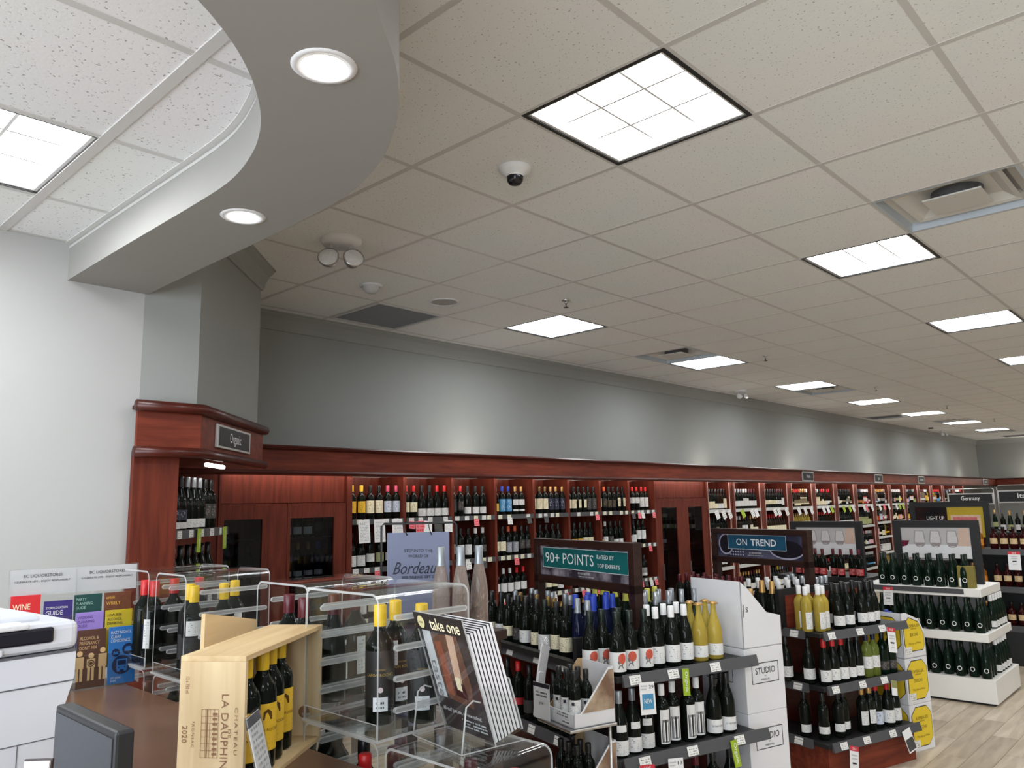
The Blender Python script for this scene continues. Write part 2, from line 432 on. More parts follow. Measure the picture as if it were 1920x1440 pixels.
for j in range(-13, 7):
    y = GY+j*T
    x0 = max(-4, xm(y) if y > 1.0 else -4)
    O('grid_tee', MB().box(x0, XE-.1, -TB/2, TB/2, -.0008, .0115), ceil, (0, y, CE), mats=M_tee)
full = MB().box(-T/2+.004, T/2-.004, -T/2+.004, T/2-.004, 0, .02).mesh('ceiling_tile', M_tile)
def area(x, y, z):
    v = Vector((x, y, z-CAMZ)); D = v.dot(_d)
    if D < .3: return 0
    if abs(v.dot(_r)/D) > .72 or abs(v.dot(_u)/D) > .56: return 0
    return abs(z-CAMZ)/D**3
cells = []
for i in range(-8, 34):
    for j in range(-14, 7):
        if (i, j) in used: continue
        x, y = GX+(i+.5)*T, GY+(j+.5)*T
        y1 = min(y+T/2, WB-.02)
        if y1 > 1.2 and x+T/2 < xm(y1): continue
        cells.append((-area(x, (y-T/2+y1)/2, CE), x, y, y1))
cells.sort()
rest = MB()
for k, (a, x, y, y1) in enumerate(cells):
    clip = (y1 > 1.25 and x-T/2 < xm(y1)) or y1 < y+T/2-.01
    if k < 285 and a < 0:
        if not clip:
            O('ceiling_tile', full, ceil, (x, y, CE), (0, 0, R(90)*random.randrange(4)))
        else:
            yy = [y-T/2+.004+(y1-y+T/2-.008)*q/6 for q in range(7)]
            xl = [min(x+T/2-.004, max(x-T/2+.004, xm(v) if v > 1.2 else -9)) for v in yy]
            mb = MB().add([(xl[q]-x, yy[q]-y, 0) for q in range(7)]+[(T/2-.004, yy[q]-y, 0) for q in range(7)], [(q, q+1, 8+q, 7+q) for q in range(6)])
            O('ceiling_tile', mb, ceil, (x, y, CE), mats=M_tile)
    elif not clip or y1 < 1.0 or x > 2.5:
        rest.box(x-T/2+.004, x+T/2-.004, y-T/2+.004, y1-.004, CE, CE+.02)
tag(O('ceiling_tile', rest, ceil, mats=M_tile), kind='stuff')
# lower ceiling over the counter
LX = .966; LY = 2.165
yl = [1.415, LY, LY+T, LY+2*T, 4.24]
for j in range(4):
    y0, y1 = yl[j], yl[j+1]
    for i in range(-4, 2):
        x0 = LX+(i-1)*T; x1 = x0+T
        if i == 0 and j == 2: continue          # the light
        if i == -4 and j == 2: continue
        yy = [y0+.004+(y1-y0-.008)*q/6 for q in range(7)]
        xr = [max(x0+.004, min(x1-.004, xm(v)-.01)) for v in yy]
        if max(xr) < x0+.05: continue
        mb = MB().add([(x0+.004, yy[q], CL) for q in range(7)]+[(xr[q], yy[q], CL) for q in range(7)], [(q, 7+q, 8+q, q+1) for q in range(6)])
        O('ceiling_tile', mb, ceil2, mats=M_tile)
for y in yl[1:4]:
    O('grid_tee', MB().box(-4, xm(y)-.02, y-TB/2, y+TB/2, CL-.003, CL+.0115), ceil2, mats=M_tee)
for i in range(-4, 1):
    x = LX+i*T
    y0 = next((q[1] for q in reversed(MID) if q[0] >= x), 1.43)
    O('grid_tee', MB().box(x-.02, x+.02, y0, 4.24, CL-.005, CL+.012), ceil2, mats=M_tee)
O('grid_tee', MB().box(-4, 1.26, 4.205, 4.235, CL-.002, CL+.011), ceil2, mats=M_tee)

# ------------------------------------------------------------------ ceiling fixtures
H = .372
fr = MB()
for (x0, x1, y0, y1) in ((-H, H, -H, -H+.02), (-H, H, H-.02, H), (-H, -H+.02, -H+.02, H-.02), (H-.02, H, -H+.02, H-.02)):
    fr.box(x0, x1, y0, y1, -.002, .05)
fr = fr.mesh('frame', mat('shadow_gap_black', (.02, .02, .02), .4))  # coloured black to stand in for the shadow gap around each light
pan = MB().add([(-H+.02, -H+.02, .05), (-H+.02, H-.02, .05), (H-.02, H-.02, .05), (H-.02, -H+.02, .05)], [(0, 1, 2, 3)]).mesh('lamp_panel', M_panel)
M_louv = mat('silver_louver', (.7, .7, .7), .4, var=.02); M_rim = mat('white_reflector', (.8, .8, .8), .4, var=.02)
blx = MB().prism([(-.006, .048), (-.006, .034), (.006, .034), (.006, .048)], -H+.02, H-.02, axis='x').mesh('louver_blade', M_louv)
bly = MB().prism([(-.006, .048), (-.006, .034), (.006, .034), (.006, .048)], -H+.02, H-.02, axis='y').mesh('louver_blade', M_louv)
rim = MB()
for (x0, x1, y0, y1) in ((-.352, .352, -.352, -.338), (-.352, .352, .338, .352), (-.352, -.338, -.352, .352), (.338, .352, -.352, .352)): rim.box(x0, x1, y0, y1, .004, .048)
rim = rim.mesh('reflector_rim', M_rim)
def troffer(x, y, z, label):
    t = thing('ceiling_light', label, 'light', (x, y, z), group='square fluorescent ceiling lights')
    O('frame', fr, t); O('lamp_panel', pan, t); O('reflector_rim', rim, t)
    for q in (-.115, .115): O('louver_blade', blx, t, (0, q, 0)); O('louver_blade', bly, t, (q, 0, 0))
for (i, j) in LIGHTS:
    row = {0: 'middle row', 4: 'row along the grey wall', -4: 'second row from the grey wall lights', -8: 'row over the far aisle'}.get(j, 'row by the opposite wall')
    n_ = ORD[max(0, (i+8)//4)] if j != 4 else ORD[i//4-1]
    troffer(GX+(i+.5)*T, GY+(j+.5)*T, CE, {(0, 0): 'large bright square louvred ceiling light nearest the camera, right of the curved bulkhead',
        (4, 0): 'square ceiling light beside the square air diffuser, right side', (4, 4): 'square ceiling light close to the grey wall, between two sprinklers'}.get((i, j), 'square louvred ceiling light, %s in the %s' % (n_, row)))
troffer(LX-T/2, LY+1.5*T, CL, 'square ceiling light over the counter, left of the curved bulkhead')
troffer(LX-T/2-4*T, LY+1.5*T, CL, 'square ceiling light farther left over the till area')
# recessed downlights in the bulkhead
dl_r = MB().lathe([(.062, 0), (.062, -.004), (.083, -.004), (.088, 0)], 28).mesh('trim_ring', M_white)
dl_l = MB().lathe([(.063, -.001), (0, -.001)], 28).mesh('lens', M_down)
for x, y, l in ((1.084, 1.673, 'round recessed downlight on the wide curve of the bulkhead'), (1.466, 2.826, 'round recessed downlight on the straight end of the bulkhead')):
    t = thing('downlight', l, 'light', (x, y, ZB), group='downlights in the bulkhead')
    O('trim_ring', dl_r, t); O('lens', dl_l, t)
# air diffusers: stepped square cones
M_diff = mat('diffuser_enamel', (.62, .61, .58), .5, var=.03)
M_diffb = mat('diffuser_edge_daylit', (.50, .55, .60), .5, var=.03)  # blue cast of the daylight on the outer frame, put into its colour
def sqring(mb, h0, z0, h1, z1, mi=0):
    for k in range(4):
        Tm = Matrix.Rotation(R(90*k), 4, 'Z')
        mb.add([(-h0, -h0, z0), (h0, -h0, z0), (h1, -h1, z1), (-h1, -h1, z1)], [(0, 1, 2, 3)], mi, T=Tm)
for n_, (i, j) in enumerate(DIFF):
    t = thing('air_diffuser', ['large square stepped air diffuser at upper right ceiling edge', 'square air diffuser next to a light above the grey wall', 'dark edged square air diffuser behind the third wall-row light', 'small far square diffuser near the back corner ceiling', 'farthest square diffuser by the end wall ceiling'][n_], 'air vent', (GX+(i+.5)*T, GY+(j+.5)*T, CE), group='square air diffusers')
    mb = MB(); sqring(mb, .374, -.003, .355, -.003); sqring(mb, .355, -.003, .350, .05)
    O('outer_frame', mb, t, mats=M_diffb)
    mb = MB(); sqring(mb, .350, .05, .29, .062); sqring(mb, .29, .062, .26, .085)
    O('cone', mb, t, mats=M_diff)
    mb = MB(); sqring(mb, .285, .022, .255, .03); sqring(mb, .255, .03, .20, .07); mb.box(-.2, .2, -.2, .2, .07, .075)
    O('cone', mb, t, mats=M_diff)
    O('core_plate', MB().cbox(-.155, .155, -.155, .155, .0, .010, .003), t, mats=M_diff)
    O('neck', MB().lathe([(.14, .07), (.14, .01)], 24), t, mats=M_rail)
for n_, (i, j) in enumerate(GRILL):
    t = thing('return_grille', ['dark grey square return air grille above the grey wall', 'dark flat return air grille farther along the wall ceiling', 'dark flat grille at the far ceiling corner'][n_], 'air vent', (GX+(i+.5)*T, GY+(j+.5)*T, CE), group='return air grilles')
    mb = MB()
    for (x0, x1, y0, y1) in ((-.37, .37, -.37, -.345), (-.37, .37, .345, .37), (-.37, -.345, -.345, .345), (.345, .37, -.345, .345)): mb.box(x0, x1, y0, y1, -.01, .005)
    O('frame', mb, t, mats=M_tee)
    O('backing', MB().box(-.345, .345, -.345, .345, .015, .02), t, mats=mat('grille_dark', (.10, .11, .125), .6))
    sl = MB().box(-.345, .345, -.004, .004, -.002, .014).mesh('slat', mat('grille_slat', (.20, .215, .235), .5))
    if n_ == 0:
        for q in range(26): O('slat', sl, t, (0, -.33+q*.0264, 0), (R(25), 0, 0))
def emergency(x, y, label, s=1.):
    t = thing('emergency_light', label, 'light', (x, y, CE), R(-35), group='twin-head emergency lights'); t.scale = (s, s, s)
    O('base', MB().lathe([(.105, 0), (.105, -.012), (.095, -.028), (0, -.03)], 24), t, mats=M_white)
    for sx in (-1, 1):
        O('stem', MB().tube([(sx*.05, 0, -.025), (sx*.052, -.005, -.06), (sx*.056, -.02, -.085)], .012), t, mats=M_white)
        Tm = Matrix.Translation((sx*.06, -.03, -.115)) @ Matrix.Rotation(R(sx*12), 4, 'Z') @ Matrix.Rotation(R(72), 4, 'X')
        hd = O('lamp_head', MB().lathe([(.0, -.045), (.025, -.043), (.045, -.01), (.055, .022), (.05, .026)], 18, T=Tm), t, mats=M_steel)
        O('lens', MB().lathe([(.05, .024), (.03, .032), (0, .034)], 18, T=Tm), hd, mats=mat('lamp_glass', (.85, .88, .88), .08, .3, var=.2, scale=60))
emergency(2.818, 4.115, 'twin-head emergency light on the ceiling near the column', 1.25)
emergency(11.44, 5.70, 'distant twin-head emergency light against the wall', .9)
emergency(22.9, 5.75, 'farthest small emergency light near the corner', .9)
t = thing('security_camera', 'white dome security camera with black lens on the ceiling', 'camera', (2.825, 2.581, CE))
O('housing', MB().lathe([(.085, 0), (.085, -.012), (.07, -.03), (.05, -.042), (.045, -.05)], 24), t, mats=M_white)
O('dome', MB().lathe([(.044, -.045), (.042, -.07), (.03, -.088), (0, -.096)], 20), t, mats=M_blackg)
t = thing('motion_sensor', 'white domed detector on the ceiling near the return grille', 'sensor', (3.593, 4.834, CE))
O('base', MB().lathe([(.085, 0), (.085, -.01), (.072, -.014)], 24), t, mats=M_white)
O('dome', MB().lathe([(.07, -.012), (.062, -.035), (.042, -.058), (0, -.066)], 24), t, mats=mat('detector_dome', (.6, .62, .63), .25))
t = thing('ceiling_speaker', 'round flush ceiling speaker beside the return grille', 'speaker', (4.35, 4.822, CE))
O('rim', MB().lathe([(.125, 0), (.125, -.006), (.112, -.008), (.110, 0)], 28), t, mats=M_white)
O('mesh_cover', MB().lathe([(.112, -.003), (0, -.003)], 28), t, mats=mat('speaker_mesh', (.42, .41, .40), .7, var=.3, scale=200))
spk = [MB().lathe([(.035, 0), (.035, -.006), (.012, -.010), (.012, -.03)], 14).mesh('escutcheon', M_steel), MB().lathe([(.005, -.03), (.005, -.06), (.022, -.062), (.022, -.066), (0, -.067)], 12).mesh('deflector', mat('bronze_sprinkler', (.09, .08, .07), .4, .6))]
for k_, (x, y, l) in enumerate(((5.08, 4.082, 'nearest pendent sprinkler between camera and wall lights'), (8.891, 4.085, 'second pendent sprinkler beyond the wall light'), (12.777, 4.097, 'third pendent sprinkler along the ceiling'), (16.56, 4.05, 'fourth pendent sprinkler, small and far'), (20.4, 4.05, 'farthest tiny pendent sprinkler along the ceiling'))):
    t = thing('sprinkler', l, 'sprinkler', (x, y, CE), group='pendent sprinklers')
    O('escutcheon', spk[0], t); O('deflector', spk[1], t)
t = thing('smoke_detector', 'small dark round detector on far ceiling near the wall', 'sensor', (21.6, 5.70, CE))
O('base', MB().lathe([(.06, 0), (.055, -.03), (0, -.035)], 16), t, mats=M_black)
# ------------------------------------------------------------------ bottles
PROF = {
 'b': [(0, 0), (.033, 0), (.0375, .006), (.0378, .19), (.0345, .207), (.023, .224), (.0158, .238), (.0145, .262), (.0145, .286), (.0162, .288), (.0162, .297), (.013, .30), (0, .30)],
 'u': [(0, 0), (.037, 0), (.0415, .006), (.0415, .135), (.0385, .165), (.030, .197), (.0205, .225), (.0155, .247), (.0145, .265), (.0145, .29), (.0162, .292), (.0162, .30), (.013, .303), (0, .303)],
 'f': [(0, 0), (.033, 0), (.037, .006), (.037, .135), (.0345, .175), (.027, .222), (.0195, .26), (.0152, .285), (.0145, .31), (.0145, .325), (.016, .327), (.016, .336), (.013, .338), (0, .338)],
 'c': [(0, 0), (.038, 0), (.0435, .007), (.0435, .14), (.040, .17), (.031, .207), (.022, .24), (.0175, .268), (.016, .29), (.0175, .30), (.0175, .315), (.013, .32), (0, .32)],
 'h': [(0, 0), (.026, 0), (.0295, .005), (.0295, .15), (.027, .163), (.018, .178), (.0128, .19), (.012, .215), (.012, .228), (.0135, .23), (.0135, .238), (.011, .24), (0, .24)],
 's': [(0, 0), (.038, 0), (.042, .006), (.042, .145), (.038, .162), (.022, .178), (.0155, .19), (.015, .215), (.0175, .217), (.0175, .245), (.014, .248), (0, .248)],
}
PROF['k'] = PROF['u']
CAPZ = {'k': .290, 'b': .245, 'u': .245, 'f': .262, 'c': .235, 'h': .198, 's': .214}
GL = {'dk': ((.006, .008, .006), 0.), 'br': ((.02, .009, .004), 0.), 'nv': ((.006, .009, .03), 0.), 'gr': ((.005, .014, .008), 0.), 'yl': (srgb(240, 212, 96), .6), 'gn': (srgb(170, 190, 90), .7), 'rs': (srgb(222, 200, 186), .7), 'am': (srgb(196, 124, 44), .5), 'cl': ((.85, .88, .88), .85), 'rd': (srgb(52, 14, 14), .1)}
GNAME = {'dk': '', 'br': 'brown ', 'nv': 'dark blue ', 'gr': 'dark green ', 'yl': 'golden clear ', 'gn': 'pale green ', 'rs': 'rose clear ', 'am': 'amber ', 'cl': 'clear ', 'rd': 'ruby '}
CAPC = {'yellow': srgb(232, 190, 40), 'black': (.012, .012, .012), 'pink': srgb(206, 78, 108), 'red': srgb(200, 36, 40), 'orange': srgb(206, 92, 56), 'blue': srgb(34, 62, 170), 'gold': srgb(190, 150, 90), 'white': (.8, .8, .8), 'silver': srgb(150, 155, 160), 'burgundy': srgb(86, 18, 30), 'navy': srgb(24, 28, 60), 'lime': srgb(206, 206, 90), 'bronze': srgb(126, 100, 58), 'brown': srgb(110, 66, 46), 'green': srgb(16, 30, 22)}
LABC = {'plain black': ((.014, .014, .014), (.014, .014, .014)), 'plain yellow': (srgb(232, 188, 46), srgb(222, 178, 40)), 'plain white': ((.76, .76, .75), (.70, .70, .69)), 'white': ((.76, .76, .75), (.3, .3, .3)), 'cream': (srgb(236, 228, 196), (.25, .2, .12)), 'yellow': (srgb(232, 186, 44), srgb(150, 110, 20)), 'pale blue': (srgb(206, 214, 228), srgb(60, 60, 110)), 'grey': (srgb(140, 142, 150), (.7, .7, .7)), 'charcoal': (srgb(52, 50, 50), srgb(150, 140, 125)), 'navy': (srgb(30, 34, 58), (.5, .5, .55)), 'green': (srgb(168, 172, 120), (.2, .25, .1)), 'tan': (srgb(214, 186, 140), (.2, .12, .06)), 'red': (srgb(180, 40, 46), (.85, .8, .75)), 'orange': (srgb(220, 140, 50), (.3, .1, .05)), 'black': ((.02, .02, .02), srgb(170, 140, 60)), 'blue': (srgb(70, 150, 200), (.9, .9, .9)), 'pink': (srgb(226, 178, 186), (.4, .2, .25))}
def gmat(g):
    n = 'bottle_glass_'+g
    if n in MATS: return MATS[n]
    c, tr = GL[g]
    return mat(n, c, 0.06 if not tr else .03, spec=.15, var=.1, scale=40, trans=tr, ior=1.33 if tr else 1.5)
def cmat(c): return MATS.get('capsule_'+c) or mat('capsule_'+c, CAPC[c], .3, .55 if c in ('gold', 'silver', 'bronze') else 0., var=.1, scale=60)
def lmat(c, k):
    b, i = LABC[c]
    return print_mat('bottle_label_%s_%d' % (c.replace(' ', '_'), k), b, i, [11, 8, 14][k], [.56, .6, .55][k])
_bm = {}
def cached(key, fn):
    if key not in _bm: _bm[key] = fn()
    return _bm[key]
def rad(sh, z):
    P = PROF[sh]
    for (r0, z0), (r1, z1) in zip(P[1:], P[2:]):
        if z0 <= z <= z1 and z1 > z0: return r0+(r1-r0)*(z-z0)/(z1-z0)
    return .03
def bottle(spec, x, y, z, face=-90., label='', group='', seg=16, name='wine_bottle', jit=8., s=1.):
    """spec: 'shape glass cap label:z0:z1[:halfangle] ...' ; face: world angle the label looks to (degrees)"""
    p = spec.split()
    sh, g, cp = p[:3]
    body = cached((sh, g, seg), lambda: MB().lathe(PROF[sh], seg).mesh('bottle_glass', gmat(g)))
    o = O(name, body, None, (x, y, z), R(face+90+random.uniform(-jit, jit)))
    if s != 1.: o.scale = (s, s, s)
    tag(o, label, 'bottle', group)
    if cp != '-':
        zt = PROF[sh][-1][1]; rt = max(r_ for r_, h in PROF[sh] if h > zt-.012)
        P = [(rad(sh, CAPZ[sh])+.0012, CAPZ[sh]), (max(rt, rad(sh, CAPZ[sh]+.02))+.0010, min(zt-.012, CAPZ[sh]+.02)), (rt+.0006, zt-.0022), (rt-.0002, zt-.0006), (rt-.0016, zt+.0006), (0, zt+.001)]
        O('capsule', cached((sh, cp, 'cap', seg), lambda: MB().lathe(P, seg).mesh('capsule', cmat(cp))), o)
    for k, l in enumerate(p[3:]):
        q = l.split(':'); c = q[0].replace('_', ' '); z0, z1 = float(q[1])/1000, float(q[2])/1000; ha = float(q[3]) if len(q) > 3 else 85.
        def mk():
            zz = [z0, (z0+z1)/2, z1]
            return MB().lathe([(rad(sh, w)+.0009, w) for w in zz], 10, a0=R(-90-ha), a1=R(-90+ha)).mesh('paper_label', lmat(c, (int(q[1])+k) % 3))
        O('paper_label', cached((sh, l, k), mk), o)
    return o
def descr(spec, place):
    p = spec.split(); cap = p[2]; lab = p[3].split(':')[0].replace('_', ' ') if len(p) > 3 else None
    s = ('%s-capped ' % cap if cap != '-' else '')+GNAME[p[1]]+'bottle'
    if lab: s += ' with %s label' % lab
    return s+', '+place
# low-detail bottles joined into one object (far shelves, inner rows)
SG = list(GL); SC = list(CAPC); SLB = list(LABC); SLF = ['white', 'cream', 'yellow', 'pale blue', 'charcoal', 'green', 'orange', 'blue', 'pink', 'red']; SCF = ['black', 'red', 'white', 'gold', 'burgundy', 'silver', 'yellow', 'green', 'navy']
class Stuff:
    def __init__(s): s.mb = MB()
    def put(s, sh, g, c, l, x, y, z, face=-90., lz=(.04, .12), seg=8):
        Tm = Matrix.Translation((x, y, z)) @ Matrix.Rotation(R(face+90), 4, 'Z')
        P = PROF[sh]; cz = CAPZ[sh]
        low = [p_ for p_ in P if p_[1] < cz]; low = low[1:2]+low[3:]+[(rad(sh, cz), cz)]
        s.mb.lathe(low, seg, SG.index(g), T=Tm)
        s.mb.lathe([(.0158, cz), (.0165, P[-1][1]), (0, P[-1][1]+.001)], seg, len(SG)+SC.index(c), T=Tm)
        if l: s.mb.lathe([(rad(sh, lz[0])+.002, lz[0]), (rad(sh, lz[1])+.002, lz[1])], 5, len(SG)+len(SC)+SLB.index(l), T=Tm, a0=R(-170), a1=R(-10))
    def done(s, name, label, cat):
        o = O(name, s.mb, mats=[gmat(g) for g in SG]+[cmat(c) for c in SC]+[lmat(c, 0) for c in SLB])
        return tag(o, label, cat, kind='stuff')

far = Stuff()
def extra(spec, x, y, z, face):
    p = spec.split(); l = p[3].split(':') if len(p) > 3 else None
    far.put(p[0], p[1], p[2], l[0].replace('_', ' ') if l else None, x, y, z, face, (float(l[1])/1000, float(l[2])/1000) if l else (.04, .1), 12)
# ------------------------------------------------------------------ organic corner unit on the column
DF = Frame(1.955, 4.16, 45)
ou = thing('corner_shelf_unit', 'cherry corner shelf unit on the column with organic sign', 'shelf', (1.955, 4.16, 0))
bx('side_panel', ou, M_cherryv, -.335, -.10, .03, .07, 0, 2.17)
m = MB().prism([(-.34, 0), (0, 0), (.845, .845), (.82, .87), (-.01, .025), (-.34, .025)], 2.165, 2.40)
O('valance_board', m, ou, mats=M_cherry)
for z, rr in ((2.165, .028), (2.405, .03)):
    O('moulding', MB().tube([(-.355, -.012, z), (.005, -.012, z), (.86, .843, z)], rr, 12), ou, mats=M_cherryd)
O('top_cover', MB().prism([(-.34, 0), (0, 0), (.845, .845), (.825, .9), (-.34, .076)], 2.39, 2.41), ou, mats=M_cherryd)
O('soffit', MB().prism([(-.3, .08), (.06, .09), (.82, .85), (.82, 1.5), (-.3, 1.5)], 2.28, 2.30), ou, mats=M_cherry)
Td = Matrix.Rotation(R(45), 4, 'Z')
O('back_panel', MB().box(-.3, .9, .46, .48, 0, 2.28, T=Td), ou, mats=M_cherryv)
O('strip_lamp', MB().tube([tuple(Td @ Vector((.3, .07, 2.122))), tuple(Td @ Vector((.6, .07, 2.122)))], .012, 8), ou, mats=M_strip)
for z in (1.75, 1.36, .96, .5):
    sh = O('shelf', MB().box(-.04, .86, .13, .46, z-.025, z, T=Td), ou, mats=M_cherryd)
    O('price_rail', MB().box(-.04, .86, .112, .13, z-.045, z+.004, T=Td), ou, mats=M_rail)
    for k in range(5 if z > 1.3 else 0):
        O('price_tag', MB().box(.02+k*.17, .08+k*.17, .109, .112, z-.042, z, T=Td), ou, mats=M_tag)
for x, a in ((.32, 4), (.76, -2)):
    c = O('shelf_talker', MB().cbox(-.03, .03, -.002, .002, -.125, .01, .0015), ou, tuple(Td @ Vector((x, .10, 1.745))), (0, R(a), R(45)), mats=M_greenstk)
    txt(c, 'Organic', .03, M_inkw, (0, -.004, -.06), (0, R(90), 0))
os_ = thing('section_sign', 'black organic sign plate on the angled corner valance', 'sign', (2.335, 4.54, 2.285), R(45))
bx('plate_frame', os_, M_silverframe, -.315, .315, -.016, 0, -.068, .068, b=.002)
bx('plate', os_, M_black, -.285, .285, -.019, -.015, -.055, .055)
txt(os_, 'Organic', .085, M_inkw, (0, -.0205, 0), sx=.8)
orgb = ['u dk black white:20:75', 'u dk black navy:55:115 white:10:45', 'u dk black navy:55:115 white:10:45', 'u dk silver white:12:62', 'u dk silver white:12:62', 'u dk silver white:12:62', 'b dk black charcoal:60:150', 'b dk black charcoal:60:150']
for k, s in enumerate(orgb):
    x, y = DF.w(.03+.098*k, .185)
    bottle(s, x, y, 1.75, -45, descr(s, '%s from left on organic corner shelf' % ORD[k]), 'organic bottles on the corner unit')
for k in range(7):
    x, y = DF.w(.06+.11*k, .19)
    extra('u dk black charcoal:30:90', x, y, 1.36, -45)

# ------------------------------------------------------------------ wall fixture along the back wall
YF = 5.58; YP = 5.72
wv = thing('wall_valance', 'long cherry valance running above the wall wine shelves', 'valance', (2.3, YF, 0))
L_ = 25.1
bx('board', wv, M_cherry, 0, L_, 0, .025, 2.14, 2.345)
O('top_moulding', MB().prism([(-.012, 2.325), (-.028, 2.335), (-.034, 2.35), (-.028, 2.362), (.03, 2.366), (.03, 2.325)], 0, L_, axis='x'), wv, mats=M_cherryd)
O('bottom_moulding', MB().prism([(-.006, 2.165), (-.02, 2.16), (-.026, 2.145), (-.02, 2.128), (.03, 2.124), (.03, 2.165)], 0, L_, axis='x'), wv, mats=M_cherryd)
bx('dust_cover', wv, M_cherryd, 0, L_, .02, WB-YF, 2.27, 2.284)
x = 2.9
while x < 24.0:
    O('strip_lamp', MB().tube([(x-2.3, .06, 2.19), (x-2.3+.98, .06, 2.19)], .013, 8), wv, mats=M_strip); x += 1.03
ev = thing('wall_valance', 'cherry valance on the far end wall', 'valance', (27.4, YF, 0), R(-90))
bx('board', ev, M_cherry, 0, 9, -.0, .025, 2.14, 2.345)
O('top_moulding', MB().prism([(-.012, 2.325), (-.034, 2.35), (-.028, 2.362), (.5, 2.366), (.5, 2.325)], 0, 9, axis='x'), ev, mats=M_cherryd)
O('bottom_moulding', MB().prism([(-.006, 2.165), (-.026, 2.145), (-.02, 2.128), (.03, 2.124), (.03, 2.165)], 0, 9, axis='x'), ev, mats=M_cherryd)
for k, x in enumerate((5.75, 10.8, 14.05, 18.2, 22.2, 25.6)):
    t = thing('uplight', 'wall uplight on top of valance, %s along the wall' % ORD[k], 'light', (x, 5.74, 2.284), group='uplights on the valance')
    O('housing', MB().lathe([(.0, 0), (.04, 0), (.05, .02), (.055, .05), (.05, .05), (.035, .02)], 16), t, mats=M_black)
    ld = bpy.data.lights.new('uplight_lamp', 'POINT'); ld.energy = UPLIGHT; ld.color = (1, .96, .86); ld.shadow_soft_size = .05
    lo = bpy.data.objects.new('uplight_lamp', ld); COL.objects.link(lo); lo.parent = t; lo.location = (0, 0, .09)
for k, (y) in enumerate((4.4, 2.6, .6)):
    t = thing('uplight', 'end wall uplight, %s from the corner' % ORD[k], 'light', (27.6, y, 2.366), group='uplights on the valance')
    O('housing', MB().lathe([(.0, 0), (.04, 0), (.05, .02), (.055, .05), (.05, .05), (.035, .02)], 16), t, mats=M_black)
    ld = bpy.data.lights.new('uplight_lamp', 'POINT'); ld.energy = UPLIGHT*4; ld.color = (1, .97, .86); ld.shadow_soft_size = .05
    lo = bpy.data.objects.new('uplight_lamp', ld); COL.objects.link(lo); lo.parent = t; lo.location = (0, 0, .09)
for x, s, l, w in ((13.45, 'France', 'first small country sign on the wall valance', .42), (17.0, 'Spain', 'second small country sign on the wall valance', .42), (19.9, '', 'third small country sign on the wall valance', .42), (26.0, '', 'last tiny country sign on the wall valance', .5)):
    t = thing('section_sign', l, 'sign', (x, YF-.005, 2.245), group='country signs on the valance')
    bx('plate_frame', t, M_silverframe, -w/2-.025, w/2+.025, -.016, 0, -.085, .085)
    bx('plate', t, M_black, -w/2, w/2, -.02, -.015, -.065, .065); (txt(t, s, .075, M_inkw, (0, -.021, 0), sx=.75) if s else bx('lettering_smudge', t, mat('grey_smudge', (.3, .3, .3), .6), -w*.3, w*.3, -.0215, -.02, -.02, .02))

def tags(rail, xs, z, w=.055, talk=0., y=-.003):
    for x in xs:
        q = random.random()
        O('price_tag', MB().box(x-w/2, x+w/2, y-.0015, y, z-.041, z+.001), rail, mats=M_tag if q < .6 else M_tagy)
        if random.random() < talk:
            mm = random.choice([M_tagr, M_tagr, M_tagd, M_tag])
            O('shelf_talker', MB().box(-.035, .035, -.001, .001, -.10, -.03), rail, (x, y-.004, z), (R(-8), R(random.uniform(-4, 9)), 0), mats=mm)

BAYS = {
 0: ['b dk yellow yellow:60:160', 'b dk yellow yellow:60:160', 'b dk black cream:55:165', 'b dk black cream:55:165', 'b dk pink pale_blue:60:160', 'b dk pink pale_blue:60:160'],
 1: ['b dk red cream:55:145', 'b dk red cream:55:145', 'u dk black white:15:85', 'u dk black white:15:85', 'u dk red white:15:85', 'u dk red white:15:85'],
 2: ['b dk black charcoal:40:170', 'b dk red charcoal:60:150', 'b dk black white:25:90', 'b dk black white:25:90', 'b dk black white:25:90'],
 3: ['b dk white yellow:40:120', 'b dk blue blue:35:165', 'b dk blue blue:35:165', 'b dk gold white:100:160 white:35:55', 'b dk gold white:100:160 white:35:55'],
 4: ['b dk bronze cream:50:165', 'b dk bronze cream:50:165', 'b dk bronze cream:50:165', 'b dk gold navy:40:170', 'b dk gold navy:40:170', 'b dk gold navy:40:170'],
 5: ['b dk black cream:50:150', 'b dk black cream:50:150', 'b dk black cream:55:150:35', 'b dk black cream:55:150:35', 'b dk black charcoal:30:165', 'b dk black charcoal:30:165'],
 6: ['b dk orange cream:60:160:40', 'b dk orange black:60:160', 'b dk black black:50:140', 'b dk black black:50:140', 'b dk black cream:60:165:35', 'b dk black cream:60:165:35'],
 7: ['b dk black grey:90:165', 'b dk red white:95:165', 'b dk red white:95:165', 'b dk red white:45:165', 'b dk red white:45:165'],
}
